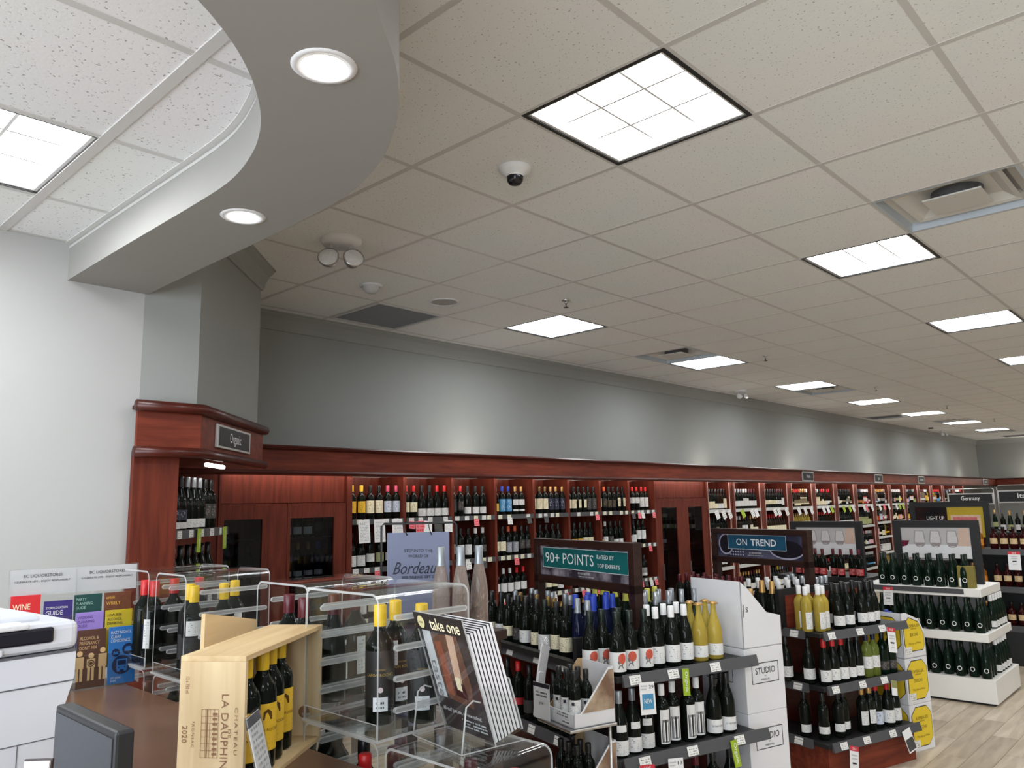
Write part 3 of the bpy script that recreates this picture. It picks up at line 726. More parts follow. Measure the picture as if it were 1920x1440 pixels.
BAY2 = {
 0: ['u dk black white:20:110', 'u dk black white:20:110', 'b dk black white:50:120', 'b dk black green:45:125', 'b dk navy white:50:120'],
 1: ['b dk black cream:50:130', 'b dk black white:50:130', 'b dk silver white:60:130', 'b dk silver white:60:130', 'b dk black cream:40:130'],
 2: ['b dk black white:60:150', 'b dk black white:40:140', 'b dk black white:40:140', 'b dk white charcoal:60:130', 'b dk white charcoal:60:130'],
 3: ['b dk black cream:50:145', 'b dk black cream:50:145', 'b dk orange grey:30:135', 'b dk orange grey:30:135', 'b dk black charcoal:60:150', 'b dk black charcoal:60:150'],
 4: ['b dk red white:40:150', 'b dk black charcoal:50:120', 'b dk black charcoal:50:120', 'u dk black white:30:120', 'u dk black white:30:120'],
 5: ['b dk black tan:40:110', 'b dk black yellow:50:120', 'b dk black yellow:50:120', 'b dk black cream:50:125', 'b dk black cream:50:125'],
 6: ['b dk black tan:30:95', 'b dk white white:40:120', 'b dk black charcoal:60:120', 'b dk black white:20:85', 'b dk black white:20:85'],
 7: ['b dk black white:20:110', 'u dk black white:30:120', 'b dk black white:60:170', 'b dk black white:60:170'],
}
BAY3 = {
 2: ['b dk black charcoal:60:140', 'b dk white charcoal:60:140', 'b dk black -'.replace(' -', ''), 'b dk navy white:150:190', 'b dk navy charcoal:50:120'],
 3: ['b dk black white:60:150', 'b dk white white:60:150', 'b dk white white:60:150', 'b dk red white:70:150', 'b dk red white:70:150'],
 6: ['b dk black white:30:120', 'b dk black white:30:120', 'b dk black white:30:120', 'b dk black cream:40:120'],
 7: ['b dk black white:60:120', 'b dk black white:60:120', 'b dk black white:30:130', 'b dk black white:30:130'],
}
ZS = (1.755, 1.335, .905, .48, .12)
panel_m = MB().box(-.017, .017, 0, .37, 0, 2.14).mesh('side_panel', M_cherryv)
for i in range(8):
    x0 = 4.05+.601*i
    t = thing('shelf_bay', '%s open cherry wine shelf bay right of the left glass-door cabinet' % ORD[i], 'shelf', (x0, YP, 0), group='open wine shelf bays')
    O('side_panel', panel_m, t)
    if i == 7: O('side_panel', panel_m, t, (.601, 0, 0))
    bx('back_panel', t, M_cherryv, .017, .584, .36, .37, 0, 2.14)
    for k, z in enumerate(ZS):
        bx('shelf', t, M_cherryd, .017, .584, .012, .36, z-.022, z)
        rl = O('price_rail', MB().box(.018, .583, -.008, .012, z-.043, z+.003), t, mats=M_rail)
        if k < 3: tags(rl, [.07+.11*q+random.uniform(-.02, .02) for q in range(5) if random.random() < .78], z, talk=.42 if not (i == 0 and k == 0) else 0, y=-.0085)
    if i == 0:
        for q in (.13, .30, .50):
            c = O('info_card', MB().box(-.06, .06, -.001, .001, -.2, 0), t, (q, -.014, 1.752), (R(-4), R(random.uniform(-3, 2)), 0), mats=M_sheet)
    if i == 1:
        for q, mm in ((.16, M_tagr), (.27, M_paper), (.39, M_tagd), (.53, M_sheet)):
            O('info_card', MB().box(-.05, .05, -.001, .001, -.14, -.03), t, (q, -.014, 1.752), (R(-5), R(random.uniform(-5, 6)), 0), mats=mm)
    bayname = '%s open wall bay' % ORD[i]
    for lvl, (tab, z) in enumerate(((BAYS, ZS[0]), (BAY2, ZS[1]), (BAY3, ZS[2]))):
        if i not in tab: continue
        row = tab[i]; st = min(.102, .49/max(1, len(row)-1))
        for q, s in enumerate(row):
            if lvl == 2:
                extra(s, x0+.06+st*q, YP+.066, z, -96); continue
            bottle(s, x0+.06+st*q+random.uniform(-.004, .004), YP+.062+random.uniform(0, .008), z, -90-6, descr(s, '%s on %s shelf of %s' % (ORD[q], ['top', 'second', 'third'][lvl], bayname)), 'bottles in the open wall bays', 12)
for i in range(8):      # lower shelves, hidden from most places
    for z in (ZS[2], ZS[3]):
        if z == ZS[2] and i in BAY3: continue
        for q in range(5): extra(['b dk black white:40:120', 'b dk burgundy cream:50:130', 'u dk gold white:25:90', 'b dk black charcoal:50:130'][(i+q//2) % 4], 4.05+.601*i+.08+.1*q, YP+.066, z, -96)

# cabinets with glass doors
def cabinet(label, x0, x1, panes):
    t = thing('wine_cabinet', label, 'cabinet', (x0, YP, 0))
    W = x1-x0
    bx('carcass_back', t, M_cherryv, 0, W, .36, .38, 0, 2.14)
    bx('side_panel', t, M_cherryv, 0, .02, 0, .36, 0, 2.14); bx('side_panel', t, M_cherryv, W-.02, W, 0, .36, 0, 2.14)
    bx('header_panel', t, M_cherryv, .02, W-.02, .03, .05, 1.91, 2.14)
    bx('plinth', t, M_cherryd, .02, W-.02, .02, .36, 0, .1)
    for z in (1.62, 1.28, .94, .6, .26): bx('shelf', t, M_cherryd, .02, W-.02, .06, .36, z-.018, z)
    n_ = len(panes); w = (W-.04)/n_
    for k, (p0, p1) in enumerate(panes):
        a = .02+w*k; b = a+w-.004
        d = O('door', MB().box(a, p0-x0, .005, .03, .1, 1.905).box(p1-x0, b, .005, .03, .1, 1.905).box(p0-x0, p1-x0, .005, .03, 1.785, 1.905).box(p0-x0, p1-x0, .005, .03, .1, .25), t, mats=M_cherryv)
        bx('glass_pane', d, M_glassdoor, p0-x0, p1-x0, .014, .019, .25, 1.785)
        bx('handle', d, M_steel, (p0-x0)-.03, (p0-x0)-.02, -.02, .005, .85, 1.05)
    return t
lc = cabinet('cherry wine cabinet with two glass doors beside the column', 2.85, 4.033, [(2.90, 3.22), (3.47, 3.885)])
bx('filler_panel', lc, M_cherryv, -.53, 0, .01, .03, 0, 2.14)
cabinet('cherry wine cabinet with two narrow glass doors between the shelf bays', 8.876, 10.22, [(9.0, 9.38), (9.68, 10.06)])
for k, (x, z, s) in enumerate(((3.52, 1.62, 'b dk black white:30:90'), (3.62, 1.62, 'b dk black white:30:90'), (3.72, 1.62, 'b dk black white:30:90'), (3.83, 1.62, 'b dk navy charcoal:50:120'), (3.53, 1.28, 'b dk gold white:30:70'), (3.63, 1.28, 'b dk gold white:30:70'), (3.73, 1.28, 'b dk gold white:30:70'), (3.83, 1.28, 'b nv blue white:30:70'), (2.98, 1.28, 'b dk black charcoal:40:120'), (3.08, 1.28, 'b dk black charcoal:40:120'), (3.18, 1.28, 'b dk black charcoal:40:120'))):
    extra(s, x, YP+.15, z, -96)
for k, (x, z, s) in enumerate(((9.08, 1.62, 'b dk black white:30:80'), (9.19, 1.62, 'b dk black cream:30:80'), (9.3, 1.62, 'b dk gold white:30:80'), (9.76, 1.62, 'b dk black charcoal:40:150'), (9.92, 1.62, 'b dk black white:30:80'), (9.1, 1.28, 'b dk black white:30:80'), (9.25, 1.28, 'b dk black white:30:80'), (9.85, 1.28, 'b dk black white:30:80'))):
    extra(s, x, YP+.15, z, -96)

# far bays
rnd = random.Random(5)
fb = [(10.235, 10.89)]+[(11.04+1.02*k, 11.04+1.02*k+.85) for k in range(13)]
TOPC = ['black', 'gold', 'black', 'gold', 'red', 'black', 'white', 'gold', 'white', 'silver', 'white', 'red', 'white', 'white']
for k, (a, b) in enumerate(fb):
    t = thing('shelf_bay', '%s open wine shelf bay beyond the far glass-door cabinet' % ORD[k], 'shelf', (a, YP, 0), group='open wine shelf bays')
    W = b-a
    bx('side_panel', t, M_cherryv, -.085 if k else -.012, 0, 0, .37, 0, 2.14); bx('side_panel', t, M_cherryv, W, W+.085, 0, .37, 0, 2.14)
    bx('edge_strip', t, mat('pale_edge_strip', srgb(206, 170, 160), .35), 0, .008, -.004, .01, .1, 2.13); bx('edge_strip', t, MATS['pale_edge_strip'], W-.008, W, -.004, .01, .1, 2.13)
    bx('back_panel', t, M_cherryv, 0, W, .36, .37, 0, 2.14)
    zs = (1.73, 1.32, .90, .48) if k < 7 else (1.73, 1.36, 1.06, .74, .42)
    for lv, z in enumerate(zs):
        bx('shelf', t, M_cherryd, 0, W, .012, .36, z-.02, z)
        rl = bx('price_rail', t, mat('white_price_strip', (.6, .6, .58), .5, var=.3, scale=25), 0, W, -.008, .012, z-.045, z+.002)
        if lv == 0:
            for q in range(3):
                O('shelf_talker', MB().box(-.05, .05, -.001, .001, -.14, -.02), rl, (W*(.25+.27*q)+rnd.uniform(-.06, .06), -.012, z), (R(-10), R(-18), 0), mats=rnd.choice([M_tag, M_tag, M_tag, M_tag, M_sheet, M_sheet, M_tagr, M_greenstk]))
        x = a+.05; prod = None
        while x < b-.04:
            if prod is None or rnd.random() < .4:
                g = rnd.choice(['dk', 'dk', 'dk', 'br']) if k not in (3, 7, 10, 11) else rnd.choice(['br', 'rs', 'yl', 'dk'])
                prod = (rnd.choice(['b', 'b', 'u']), g, rnd.choice([TOPC[k], TOPC[k], rnd.choice(SCF)]), rnd.choice(['white', 'cream', 'white', 'cream'] if k < 6 else SLF), (rnd.choice([.02, .04, .06]), rnd.choice([.09, .12, .16])))
            far.put(prod[0], prod[1], prod[2], prod[3], x, YP+.06, z, -100, prod[4])
            x += .088
# ------------------------------------------------------------------ display islands
def fit(parent, s, w, h, m, loc, rot=(0, 0, 0), name='lettering', **k):
    me = text_mesh(s, 1., m, **k)
    xs = [v.co.x for v in me.vertices]; zs = [v.co.z for v in me.vertices]
    o = O(name, me, parent, loc, rot)
    sx, sz = w/(max(xs)-min(xs)), h/(max(zs)-min(zs))
    o.scale = (sx, 1, sz)
    off = Vector((-(max(xs)+min(xs))/2*sx, 0, -(max(zs)+min(zs))/2*sz))
    o.location = Vector(loc)+Matrix.Rotation(rot[1], 3, 'Y') @ off if not (rot[0] or rot[2]) else Vector(loc)+(Matrix.Rotation(rot[2], 3, 'Z') @ Matrix.Rotation(rot[1], 3, 'Y') @ Matrix.Rotation(rot[0], 3, 'X')) @ off
    return o
def island(label, ox, oy, deg, Lx, Ly, tiers, panel=.27, RL=None):
    RL = RL or Lx+.02
    t = thing('display_island', label, 'display', (ox, oy, 0), R(deg))
    zb, ob = tiers[-1]
    bx('plinth', t, M_cherry, -ob+.03, Lx, -ob+.03, Ly, 0, zb-.03, b=.004)
    bx('core', t, M_cherryd, .26, Lx-.02, .34, Ly-.02, zb-.03, tiers[0][0]-.03)
    for n_, (z, of) in enumerate(tiers):
        bx('shelf', t, M_black, -of, Lx, -of, Ly, z-.028, z-.002)
        for side in (0, 1):
            # sloping price rail with a lip
            if side == 0: pr = O('price_rail', MB().prism([(-of-.022, z-.048), (-of-.006, z+.008), (-of, z+.008), (-of, z-.048)], .03-of, RL, axis='x'), t, mats=M_rail)
            else: pr = O('price_rail', MB().prism([(-of-.022, z-.048), (-of-.006, z+.008), (-of, z+.008), (-of, z-.048)], .12-of, Ly, axis='y'), t, mats=M_rail)
            L2 = Lx if side == 0 else Ly
            x = .1
            while x < L2-.1:
                w = .07
                Tm = Matrix.Translation((x, -of-.016, z-.02)) @ Matrix.Rotation(R(-16), 4, 'X') if side == 0 else Matrix.Translation((-of-.016, x+.1, z-.02)) @ Matrix.Rotation(R(-90), 4, 'Z') @ Matrix.Rotation(R(-16), 4, 'X')
                O('price_tag', MB().box(-w/2, w/2, -.003, -.001, -.022, .022, T=Tm), pr, mats=M_tag)
                x += random.uniform(.2, .34)
    z = tiers[0][0]
    if panel:
        O('end_panel_frame', MB().box(-.03, Lx-.02, .30, .335, z, z+panel).box(-.05, 0.0, .30, Ly, z, z+.03), t, mats=M_black)
        O('end_panel_inset', MB().box(.03, Lx-.04, .296, .301, z, z+panel-.045), t, mats=M_cherry)
    return t
def talker(parent, x, y, z, w, h, deg, parts, rx=-8, ry=0, label=None):
    """hanging shelf card built in island space; faces island -y (deg=0) or -x (deg=-90)"""
    c = O('shelf_card', MB().box(-w/2, w/2, -.001, .001, -h, 0), parent, (x, y, z), (R(rx), R(ry), R(deg)), mats=M_paper)
    for p in parts:
        if p[0] == 'rect':
            O('printed_block', MB().box(p[1], p[2], -.0025, -.001, p[3], p[4]), c, mats=p[5])
        else: fit(c, p[1], p[2], p[3], p[4], (p[5], -.0035, p[6]))
    return c
def new_card(parent, x, y, z, deg, price, ry=0): return talker(parent, x, y, z, .095, .15, deg, [('rect', -.035, .035, -.125, -.055, M_bluestk), ('t', 'NEW', .05, .022, M_inkw, 0, -.088), ('t', price, .03, .016, M_ink, .025, -.022), ('rect', -.04, 0, -.02, -.014, mat('pale_ink', (.5, .5, .5), .6)), ('rect', -.04, -.005, -.034, -.028, MATS['pale_ink'])], ry=ry)
def org_card(parent, x, y, z, deg, ry=0): 
    c = O('shelf_card', MB().box(-.022, .022, -.001, .001, -.13, 0), parent, (x, y, z), (R(-8), R(ry), R(deg)), mats=M_greenstk)
    fit(c, 'Organic', .1, .026, M_inkw, (0, -.003, -.065), (0, R(90), 0)); return c
def sale_card(parent, x, y, z, deg, ry=0, word='SALE', w=.09, h=.17):
    return talker(parent, x, y, z, w, h, deg, [('rect', -w/2, w/2, -.03, 0, M_redstk), ('t', word, .04, .016, M_inkw, 0, -.015), ('rect', -.03, .03, -.06, -.052, MATS['pale_ink']), ('rect', -.03, .03, -.08, -.072, MATS['pale_ink']), ('rect', -.02, .02, -.11, -.1, M_ink), ('rect', -.02, .02, -.14, -.135, MATS['pale_ink'])], ry=ry)

T1 = [(1.0, 0), (.63, .05), (.27, .10)]
F1 = Frame(3.28, 2.39, -17)
i1 = island('dark display island with price rails below the teal points sign', 3.28, 2.39, -17, .895, 1.65, T1, .15, .96)
F2 = Frame(5.40, 2.24, -17)
T2 = [(.95, 0), (.60, .0), (.25, .03)]
i2 = island('cherry based display island below the blue trend sign', 5.40, 2.24, -17, .92, 2.1, T2, .27)
new_card(i1, .16, -.03, .965, 0, '29', 4); org_card(i1, .42, -.028, 1.0, 0, 6)
sale_card(i1, .10, -.08, .60, 0, 6, 'SAVE'); new_card(i1, .28, -.08, .60, 0, '13', 5); org_card(i1, .68, -.075, .62, 0, -4)
sale_card(i2, .72, -.03, .93, 0, 10); sale_card(i2, .18, -.06, .22, 0, 16); talker(i2, .74, -.06, .24, .09, .15, 0, [('rect', -.04, .04, -.14, -.06, M_tagd)], ry=-14)
talker(i2, .7, -.03, .57, .06, .1, 0, [('rect', -.03, .03, -.05, 0, mat('olive_card', srgb(140, 140, 90), .5))], ry=12)

def art_sign(label, name, cx, cy, deg, w, h, zc, zpost):
    """dark walnut frame on two posts, front towards local -y"""
    t = thing('display_sign', label, 'sign', (cx, cy, zpost), R(deg))
    z0, z1 = zc-h/2-zpost, zc+h/2-zpost
    b = .045
    for (x0, x1, a, c) in ((-w/2, w/2, z1-b, z1), (-w/2, w/2, z0, z0+b*1.1)): bx('frame_rail', t, M_walnut, x0, x1, -.03, .03, a, c, b=.002)
    for (x0, x1) in ((-w/2, -w/2+b*1.2), (w/2-b*1.2, w/2)): bx('frame_post', t, M_walnut, x0, x1, -.03, .03, 0, z1-b, b=.002)
    return t, (-w/2+b*1.2, w/2-b*1.2, z0+b*1.1, z1-b)
# 90+ points
w1 = 1.09
c1 = F1.w(.436, .34+w1/2)
s1, (a, b, c, d) = art_sign('walnut framed sign with teal ninety plus points banner', '', c1[0], c1[1], -107, w1, .285, 1.482, 1.0)
def voro(name, c1_, c2_, sc):
    m, nt, b_ = new_mat(name)
    tc = nt.nodes.new('ShaderNodeTexCoord'); v = nt.nodes.new('ShaderNodeTexVoronoi'); v.inputs['Scale'].default_value = sc
    nz = nt.nodes.new('ShaderNodeTexNoise'); nz.inputs['Scale'].default_value = sc*4
    ad = nt.nodes.new('ShaderNodeMath'); ad.operation = 'MULTIPLY_ADD'; ad.inputs[1].default_value = .5
    rp = nt.nodes.new('ShaderNodeValToRGB'); rp.color_ramp.elements[0].position = .25; rp.color_ramp.elements[1].position = .95; rp.color_ramp.elements[0].color = (*c1_, 1); rp.color_ramp.elements[1].color = (*c2_, 1)
    nt.links.new(tc.outputs['Object'], v.inputs['Vector']); nt.links.new(tc.outputs['Object'], nz.inputs['Vector'])
    nt.links.new(nz.outputs['Fac'], ad.inputs[0]); nt.links.new(v.outputs['Distance'], ad.inputs[2]); nt.links.new(ad.outputs[0], rp.inputs['Fac']); nt.links.new(rp.outputs['Color'], b_.inputs['Base Color'])
    b_.inputs['Roughness'].default_value = .25
    return m
art = bx('poster_art', s1, voro('cork_photo', srgb(170, 162, 172), srgb(56, 50, 60), 9), a, b, -.006, .006, c, d)
W, H_ = b-a, d-c
bn = bx('banner', s1, M_teal, a+.045, b-.02, -.012, -.006, c+H_*.27, d-H_*.06)
mb = outline(MB(), a+.043, b-.018, c+H_*.26, d-H_*.05, .003, -.0135); O('banner_border', mb, bn, mats=M_inkw)
zc = (c+H_*.27+d-H_*.06)/2
fit(bn, '90+', .17, .068, M_inkw, (a+.16, -.0145, zc)); fit(bn, 'POINTS', .34, .068, M_inkw, (a+.455, -.0145, zc))
fit(bn, 'RATED BY', .17, .024, M_inkw, (a+.745, -.0145, zc+.026)); fit(bn, 'TOP EXPERTS', .225, .024, M_inkw, (a+.772, -.0145, zc-.026))
fit(art, 'BC LIQUORSTORES', .13, .014, M_inkw, (a+W*.52, -.008, c+H_*.16)); fit(art, 'CELEBRATE LIFE... ENJOY RESPONSIBLY', .17, .008, M_inkw, (a+W*.54, -.008, c+H_*.06))
# on trend
w2 = 1.03
c2 = F2.w(.504, .436+w2/2)
s2, (a, b, c, d) = art_sign('walnut framed sign with blue trend banner and cup picture', '', c2[0], c2[1], -107, w2, .285, 1.475, .95)
art = bx('poster_art', s2, voro('slate_photo', srgb(120, 118, 142), srgb(50, 50, 70), 3), a, b, -.006, .006, c, d)
W, H_ = b-a, d-c
mb = MB(); disc(mb, a+.1, (c+d)/2+.01, .072, .078, -.0075, 1); ring(mb, a+.1, (c+d)/2+.01, .085, .09, .014, -.008, 0)
disc(mb, b-.17, c+.075, .16, .075, -.0075, 1); ring(mb, b-.17, c+.085, .18, .085, .012, -.008, 0, a0=math.pi, a1=2*math.pi)
for k in range(18): disc(mb, a+.15+(k % 6)*.028, c+.02+(k//6)*.024, .009, .008, -.0075, 0, 8)
O('cup_picture', mb, art, mats=[mat('pale_lilac_ink', srgb(170, 168, 190), .5), mat('coffee_ink', srgb(22, 20, 30), .4)])
bn = bx('banner', s2, M_blueban, a+.13, b-.17, -.012, -.0085, c+H_*.36, d-H_*.03)
O('banner_border', outline(MB(), a+.128, b-.168, c+H_*.35, d-H_*.02, .003, -.0135), bn, mats=M_inkw)
zc = (c+H_*.36+d-H_*.03)/2; xc = (a+.13+b-.17)/2
fit(bn, 'ON', .12, .055, M_inkw, (xc-.155, -.0145, zc)); fit(bn, 'TREND', .27, .055, M_inkw, (xc+.08, -.0145, zc), bold=.02)
fit(art, 'BC LIQUORSTORES', .13, .014, M_inkw, (a+W*.46, -.008, c+H_*.2)); fit(art, 'CELEBRATE LIFE... ENJOY RESPONSIBLY', .17, .008, M_inkw, (a+W*.46, -.008, c+H_*.1))

# bottles on island one
FY = -107; FXm = 163
def put(F, x, y, z, spec, face, label, group, **k):
    wx, wy = F.w(x, y); return bottle(spec, wx, wy, z, face, label, group, **k)
def arc_patch(r_, pts): return [(r_*math.cos(R(-90)+p[0]/r_), r_*math.sin(R(-90)+p[0]/r_), p[1]) for p in pts]
M_apple = mat('red_apple_print', srgb(196, 84, 66), .6, var=.12, scale=80); M_sketch = mat('grey_sketch_print', srgb(110, 108, 106), .6, var=.2)
def mk_art():
    mb = MB(); r_ = .0432
    n_ = 16
    for q in range(4):
        P = [(.012+.023*s_*math.cos(6.2832*k/n_), .082+.025*s_*math.sin(6.2832*k/n_)) for s_ in (q/4, (q+1)/4) for k in range(n_)]
        mb.add(arc_patch(r_, P), [(k, (k+1) % n_, n_+(k+1) % n_, n_+k) for k in range(n_)], 0)
    for pts in ([(-.012, .07), (-.004, .078), (.004, .066), (-.002, .056), (-.012, .058)], [(-.008, .058), (.012, .06), (.016, .05), (0, .045)], [(-.006, .05), (-.001, .05), (-.006, .036), (-.012, .034)], [(.006, .05), (.012, .05), (.018, .036), (.012, .035)]):
        mb.add(arc_patch(r_, pts), [tuple(range(len(pts)))], 1)
    return mb.mesh('label_picture', [M_apple, M_sketch])
for k, (x, y) in enumerate(((-.02, .19), (.055, .06), (.15, .075), (.245, .075), (.065, .2), (.17, .2))):
    o = put(F1, x, y, 1.0, 'u dk green plain_white:18:112:100', -128 if k != 2 else -150, '%s bottle with red apple figure label on top rail of points island' % ORD[k], 'apple label bottles', seg=24, jit=5)
    O('label_picture', cached('apple', mk_art), o)
for k, (x, y) in enumerate(((.335, .09), (.36, .19), (.43, .075), (.46, .17), (.53, .085), (.56, .18))):
    put(F1, x, y, 1.0, 'u dk white white:22:108', -122, 'white-capped bottle with white sketch label, %s beside apple label bottles' % ORD[k], 'white-capped bottles on points island', seg=20)
for k, (x, y) in enumerate(((.635, .085), (.66, .18), (.745, .085), (.775, .18))):
    put(F1, x, y, 1.0, 'k yl gold white:22:82', -122, 'golden clear sparkling bottle with cream crown cap, %s next to the white cartons' % ORD[k], 'golden sparkling bottles', seg=20)
for k, x in enumerate((.02, .112, .204)):
    o = put(F1, x, .02+.012*k, .63, 'u dk silver white:10:78 plain_white:118:150:35', -125, 'silver-capped bottle with oval neck label, %s on second tier of points island' % ORD[k], 'silver-capped bottles on points island', seg=20)
def mk_fig():
    mb = MB(); r_ = .0393
    for sx in (-1, 1):
        mb.add(arc_patch(r_, [(sx*.004, .03), (sx*.012, .03), (sx*.010, .08), (sx*.014, .12), (sx*.006, .12)]), [(0, 1, 2, 3, 4)], 0)
    mb.add(arc_patch(r_, [(-.018, .135), (.018, .135), (.018, .165), (-.018, .165)]), [(0, 1, 2, 3)], 1)
    return mb.mesh('label_picture', [M_paper, MATS['pale_ink']])
for k, x in enumerate((.30, .39, .475, .556)):
    o = put(F1, x, .03+.02*(k % 2), .63, 'b dk white plain_white:16:180:42 plain_black:24:132:34', -122, 'tall white and black figure label bottle, %s on second tier of points island' % ORD[k], 'figure label bottles', seg=20)
    O('label_picture', cached('fig', mk_fig), o)
for k, (x, y) in enumerate(((.655, .03), (.755, .03), (.80, .115))):
    o = put(F1, x, y, .63, 'u dk black plain_white:15:82:95', -122, 'black-capped bottle with plain white label, %s beside white cartons, second tier' % ORD[k], 'plain white label bottles', seg=20)
    txt(o, 'LE NATUREL', .0115, M_ink, (0, 0, .05), wrap=.0434)
for k, x in enumerate((.06, .2, .34, .48, .6, .72)):
    s = ['u dk red white:20:90', 'b dk black cream:40:120', 'b dk black white:40:120', 'u dk burgundy white:20:90', 'b dk black charcoal:40:120', 'u dk black white:20:90'][k]
    put(F1, x, 0., .27, s, -115, descr(s, '%s on bottom tier of points island' % ORD[k]), 'bottom tier bottles on points island')
# left face of island one
lf = ['f nv silver white:140:185:35', 'f nv silver', 'b dk black cream:45:122', 'b dk black cream:45:122', 'u dk green white:25:112', 'b dk black cream:40:110', 'u dk black white:40:110', 'b dk black charcoal:40:110', 'b dk black cream:50:110', 'u dk black white:40:110', 'b dk black cream:50:110']
for k, s in enumerate(lf):
    put(F1, .055+.01*(k % 2), .31+.108*k, 1.0, s, -150, descr(s, '%s along left edge of points island' % ORD[k]), 'left edge bottles on points island', seg=20)
for k in range(8):
    s = 'f nv blue'
    put(F1, .17+.09*(k//3)+.02*(k % 2), .42+.085*(k % 3)+.03*(k//3), 1.0, s, -150, 'dark flute bottle with bright blue cap, %s behind the small cherry panel' % ORD[k], 'blue-capped flute bottles', seg=16)
for k in range(6):
    s = ['b dk bronze', 'b dk bronze', 'u dk bronze', 'b dk black white:120:180', 'b dk bronze', 'b dk silver'][k]
    put(F1, .16+.02*(k % 2), .80+.1*k, 1.0, s, -150, '%s-capped bottle, %s behind the left edge row of points island' % (s.split()[2], ORD[k]), 'second row bottles on points island')
for k in range(6):
    put(F1, .30+.03*(k % 2), .84+.1*k, 1.0, 'u dk silver', -150, 'silver-capped bottle, %s beneath the points sign' % ORD[k], 'silver-capped bottles under points sign')
for k in range(10):
    x, y = .58+.1*(k//4)+.02*(k % 2), .52+.2*(k % 4)*.8+.05*(k//4)
    put(F1, x, y, 1.0, 'f gr lime', -150, 'lime-capped green flute bottle, %s seen under the points sign' % ORD[k], 'lime-capped flute bottles')
for k in range(9):
    x, y = .50+.1*(k % 5), .40+.09*(k//5)
    extra('f gr silver', *F1.w(x, y), 1.0, -130)
for k in range(8):
    s = ['b dk black charcoal:40:110', 'b dk red red:60:100 white:20:58', 'u dk black charcoal:30:90', 'b dk burgundy white:40:100'][k % 4]
    extra(s, *F1.w(0, .32+.13*k), .63, -160)

# bottles on island two
for k, (x, y) in enumerate(((.03, .12), (.10, .07), (.06, .2), (.17, .09), (.14, .19), (.22, .17))):
    o = put(F2, x, y, .95, 'b yl white white:20:130:38', -122, 'golden white wine bottle with white cap, %s on trend island' % ORD[k], 'golden white wine bottles', seg=20)
for k, (x, y) in enumerate(((.30, .07), (.40, .07), (.37, .17), (.47, .16), (.55, .07), (.63, .07), (.60, .17), (.71, .09), (.76, .18))):
    put(F2, x, y, .95, 'u dk black white:25:90', -122, 'black-capped bottle with white label, %s on top tier of trend island' % ORD[k], 'white label bottles on trend island')
r2 = [(-.0, .30, 'u dk black white:30:100'), (.06, .16, 'u dk black white:30:100'), (.10, .06, 'u dk red white:25:100'), (.19, .06, 'u dk red white:25:100'), (.28, .06, 'u dk red white:25:100'), (.37, .06, 'f dk black white:25:90'), (.45, .06, 'f dk black white:25:90'), (.55, .06, 'b gn navy white:60:140'), (.63, .06, 'b gn navy white:60:140'), (.73, .06, 'b gr green charcoal:30:90'), (.82, .06, 'b gr green charcoal:30:90')]
for k, (x, y, s) in enumerate(r2): put(F2, x, y, .60, s, -122, descr(s, '%s on middle tier of trend island' % ORD[k]), 'middle tier bottles on trend island')
r3 = [(.03, .2, 'b dk black white:30:80'), (.07, .08, 'b dk black white:40:85'), (.20, .06, 'b dk black white:40:90'), (.28, .08, 'b dk black white:40:90'), (.35, .14, 'b dk gold white:60:140'), (.44, .05, 'b dk gold white:50:140:45'), (.52, .05, 'b dk gold white:50:140:45'), (.62, .07, 'u dk red pale_blue:25:110'), (.72, .05, 'u dk red white:25:110'), (.81, .06, 'u dk red white:25:110')]
for k, (x, y, s) in enumerate(r3): put(F2, x, y, .25, s, -122, descr(s, '%s on bottom tier of trend island' % ORD[k]), 'bottom tier bottles on trend island')
for k in range(14):
    x, y = .10+.1*(k % 5)+.03*(k//5), .50+.13*(k//5)
    put(F2, x, y, .95, 'u dk white', -130, 'white-capped dark bottle, %s behind the trend island cherry panel' % ORD[k], 'white-capped rear bottles')
for k in range(2): put(F2, .0, .385+.095*k, .95, 'c dk gold white:20:90', -150, 'gold-capped bottle beside white cartons, %s at trend island corner' % ORD[k], 'gold-capped corner bottles')
for k in range(15):
    x, y = .05+.12*(k % 3), .86+.14*(k//3)+.05*(k % 3)
    put(F2, x, y, .95, 'b dk burgundy', -150, 'burgundy-capped dark bottle, %s on far left part of trend island' % ORD[k], 'burgundy-capped bottles on trend island')
for k in range(8):
    extra('u dk silver', *F2.w(.62+.09*(k % 3), .5+.14*(k//3)+.03*(k % 3)), .95, -130)

# ------------------------------------------------------------------ cartons
def carton(label, F, x0, x1, y0, y1, z0, z1, m, group, deg=-17):
    wx, wy = F.w(x0, y0)
    t = thing('wine_carton', label, 'box', (wx, wy, z0), R(deg), group)
    bx('box_body', t, m, 0, x1-x0, 0, y1-y0, 0, z1-z0-.001, b=.003)
    bx('tape_seam', t, mat('clear_tape', (.6, .6, .6), .2), .0, x1-x0, (y1-y0)/2-.02, (y1-y0)/2+.02, z1-z0-.001, z1-z0)
    return t
def studio_mark(t, w, d, h):
    for rot, ln, base in ((0, w, (w/2, -.0015, h*.60)), (R(-90), d, (-.0015, d/2, h*.60))):
        e = O('printed_mark', outline(MB(), -.105, .105, -.055, .055, .004, 0), t, base, (0, 0, rot), mats=M_ink)
        fit(e, 'STUDIO', .155, .034, M_ink, (0, -.0005, .012)); fit(e, 'BY', .014, .008, M_ink, (0, -.0005, -.018)); fit(e, 'MIRAVAL', .07, .011, M_ink, (0, -.0005, -.036))
bxs = (.905, 1.21, .03, .43)
for k, (a, b) in enumerate(((0, .345), (.345, .69), (.69, 1.035))):
    t = carton(['lowest white wine carton in the stack beside points island', 'second white wine carton up beside points island', 'third white wine carton up, under the cut open one'][k], F1, *bxs, a, b, M_card, 'white wine cartons')
    studio_mark(t, .305, .40, .345)
wx, wy = F1.w(bxs[0], bxs[2])
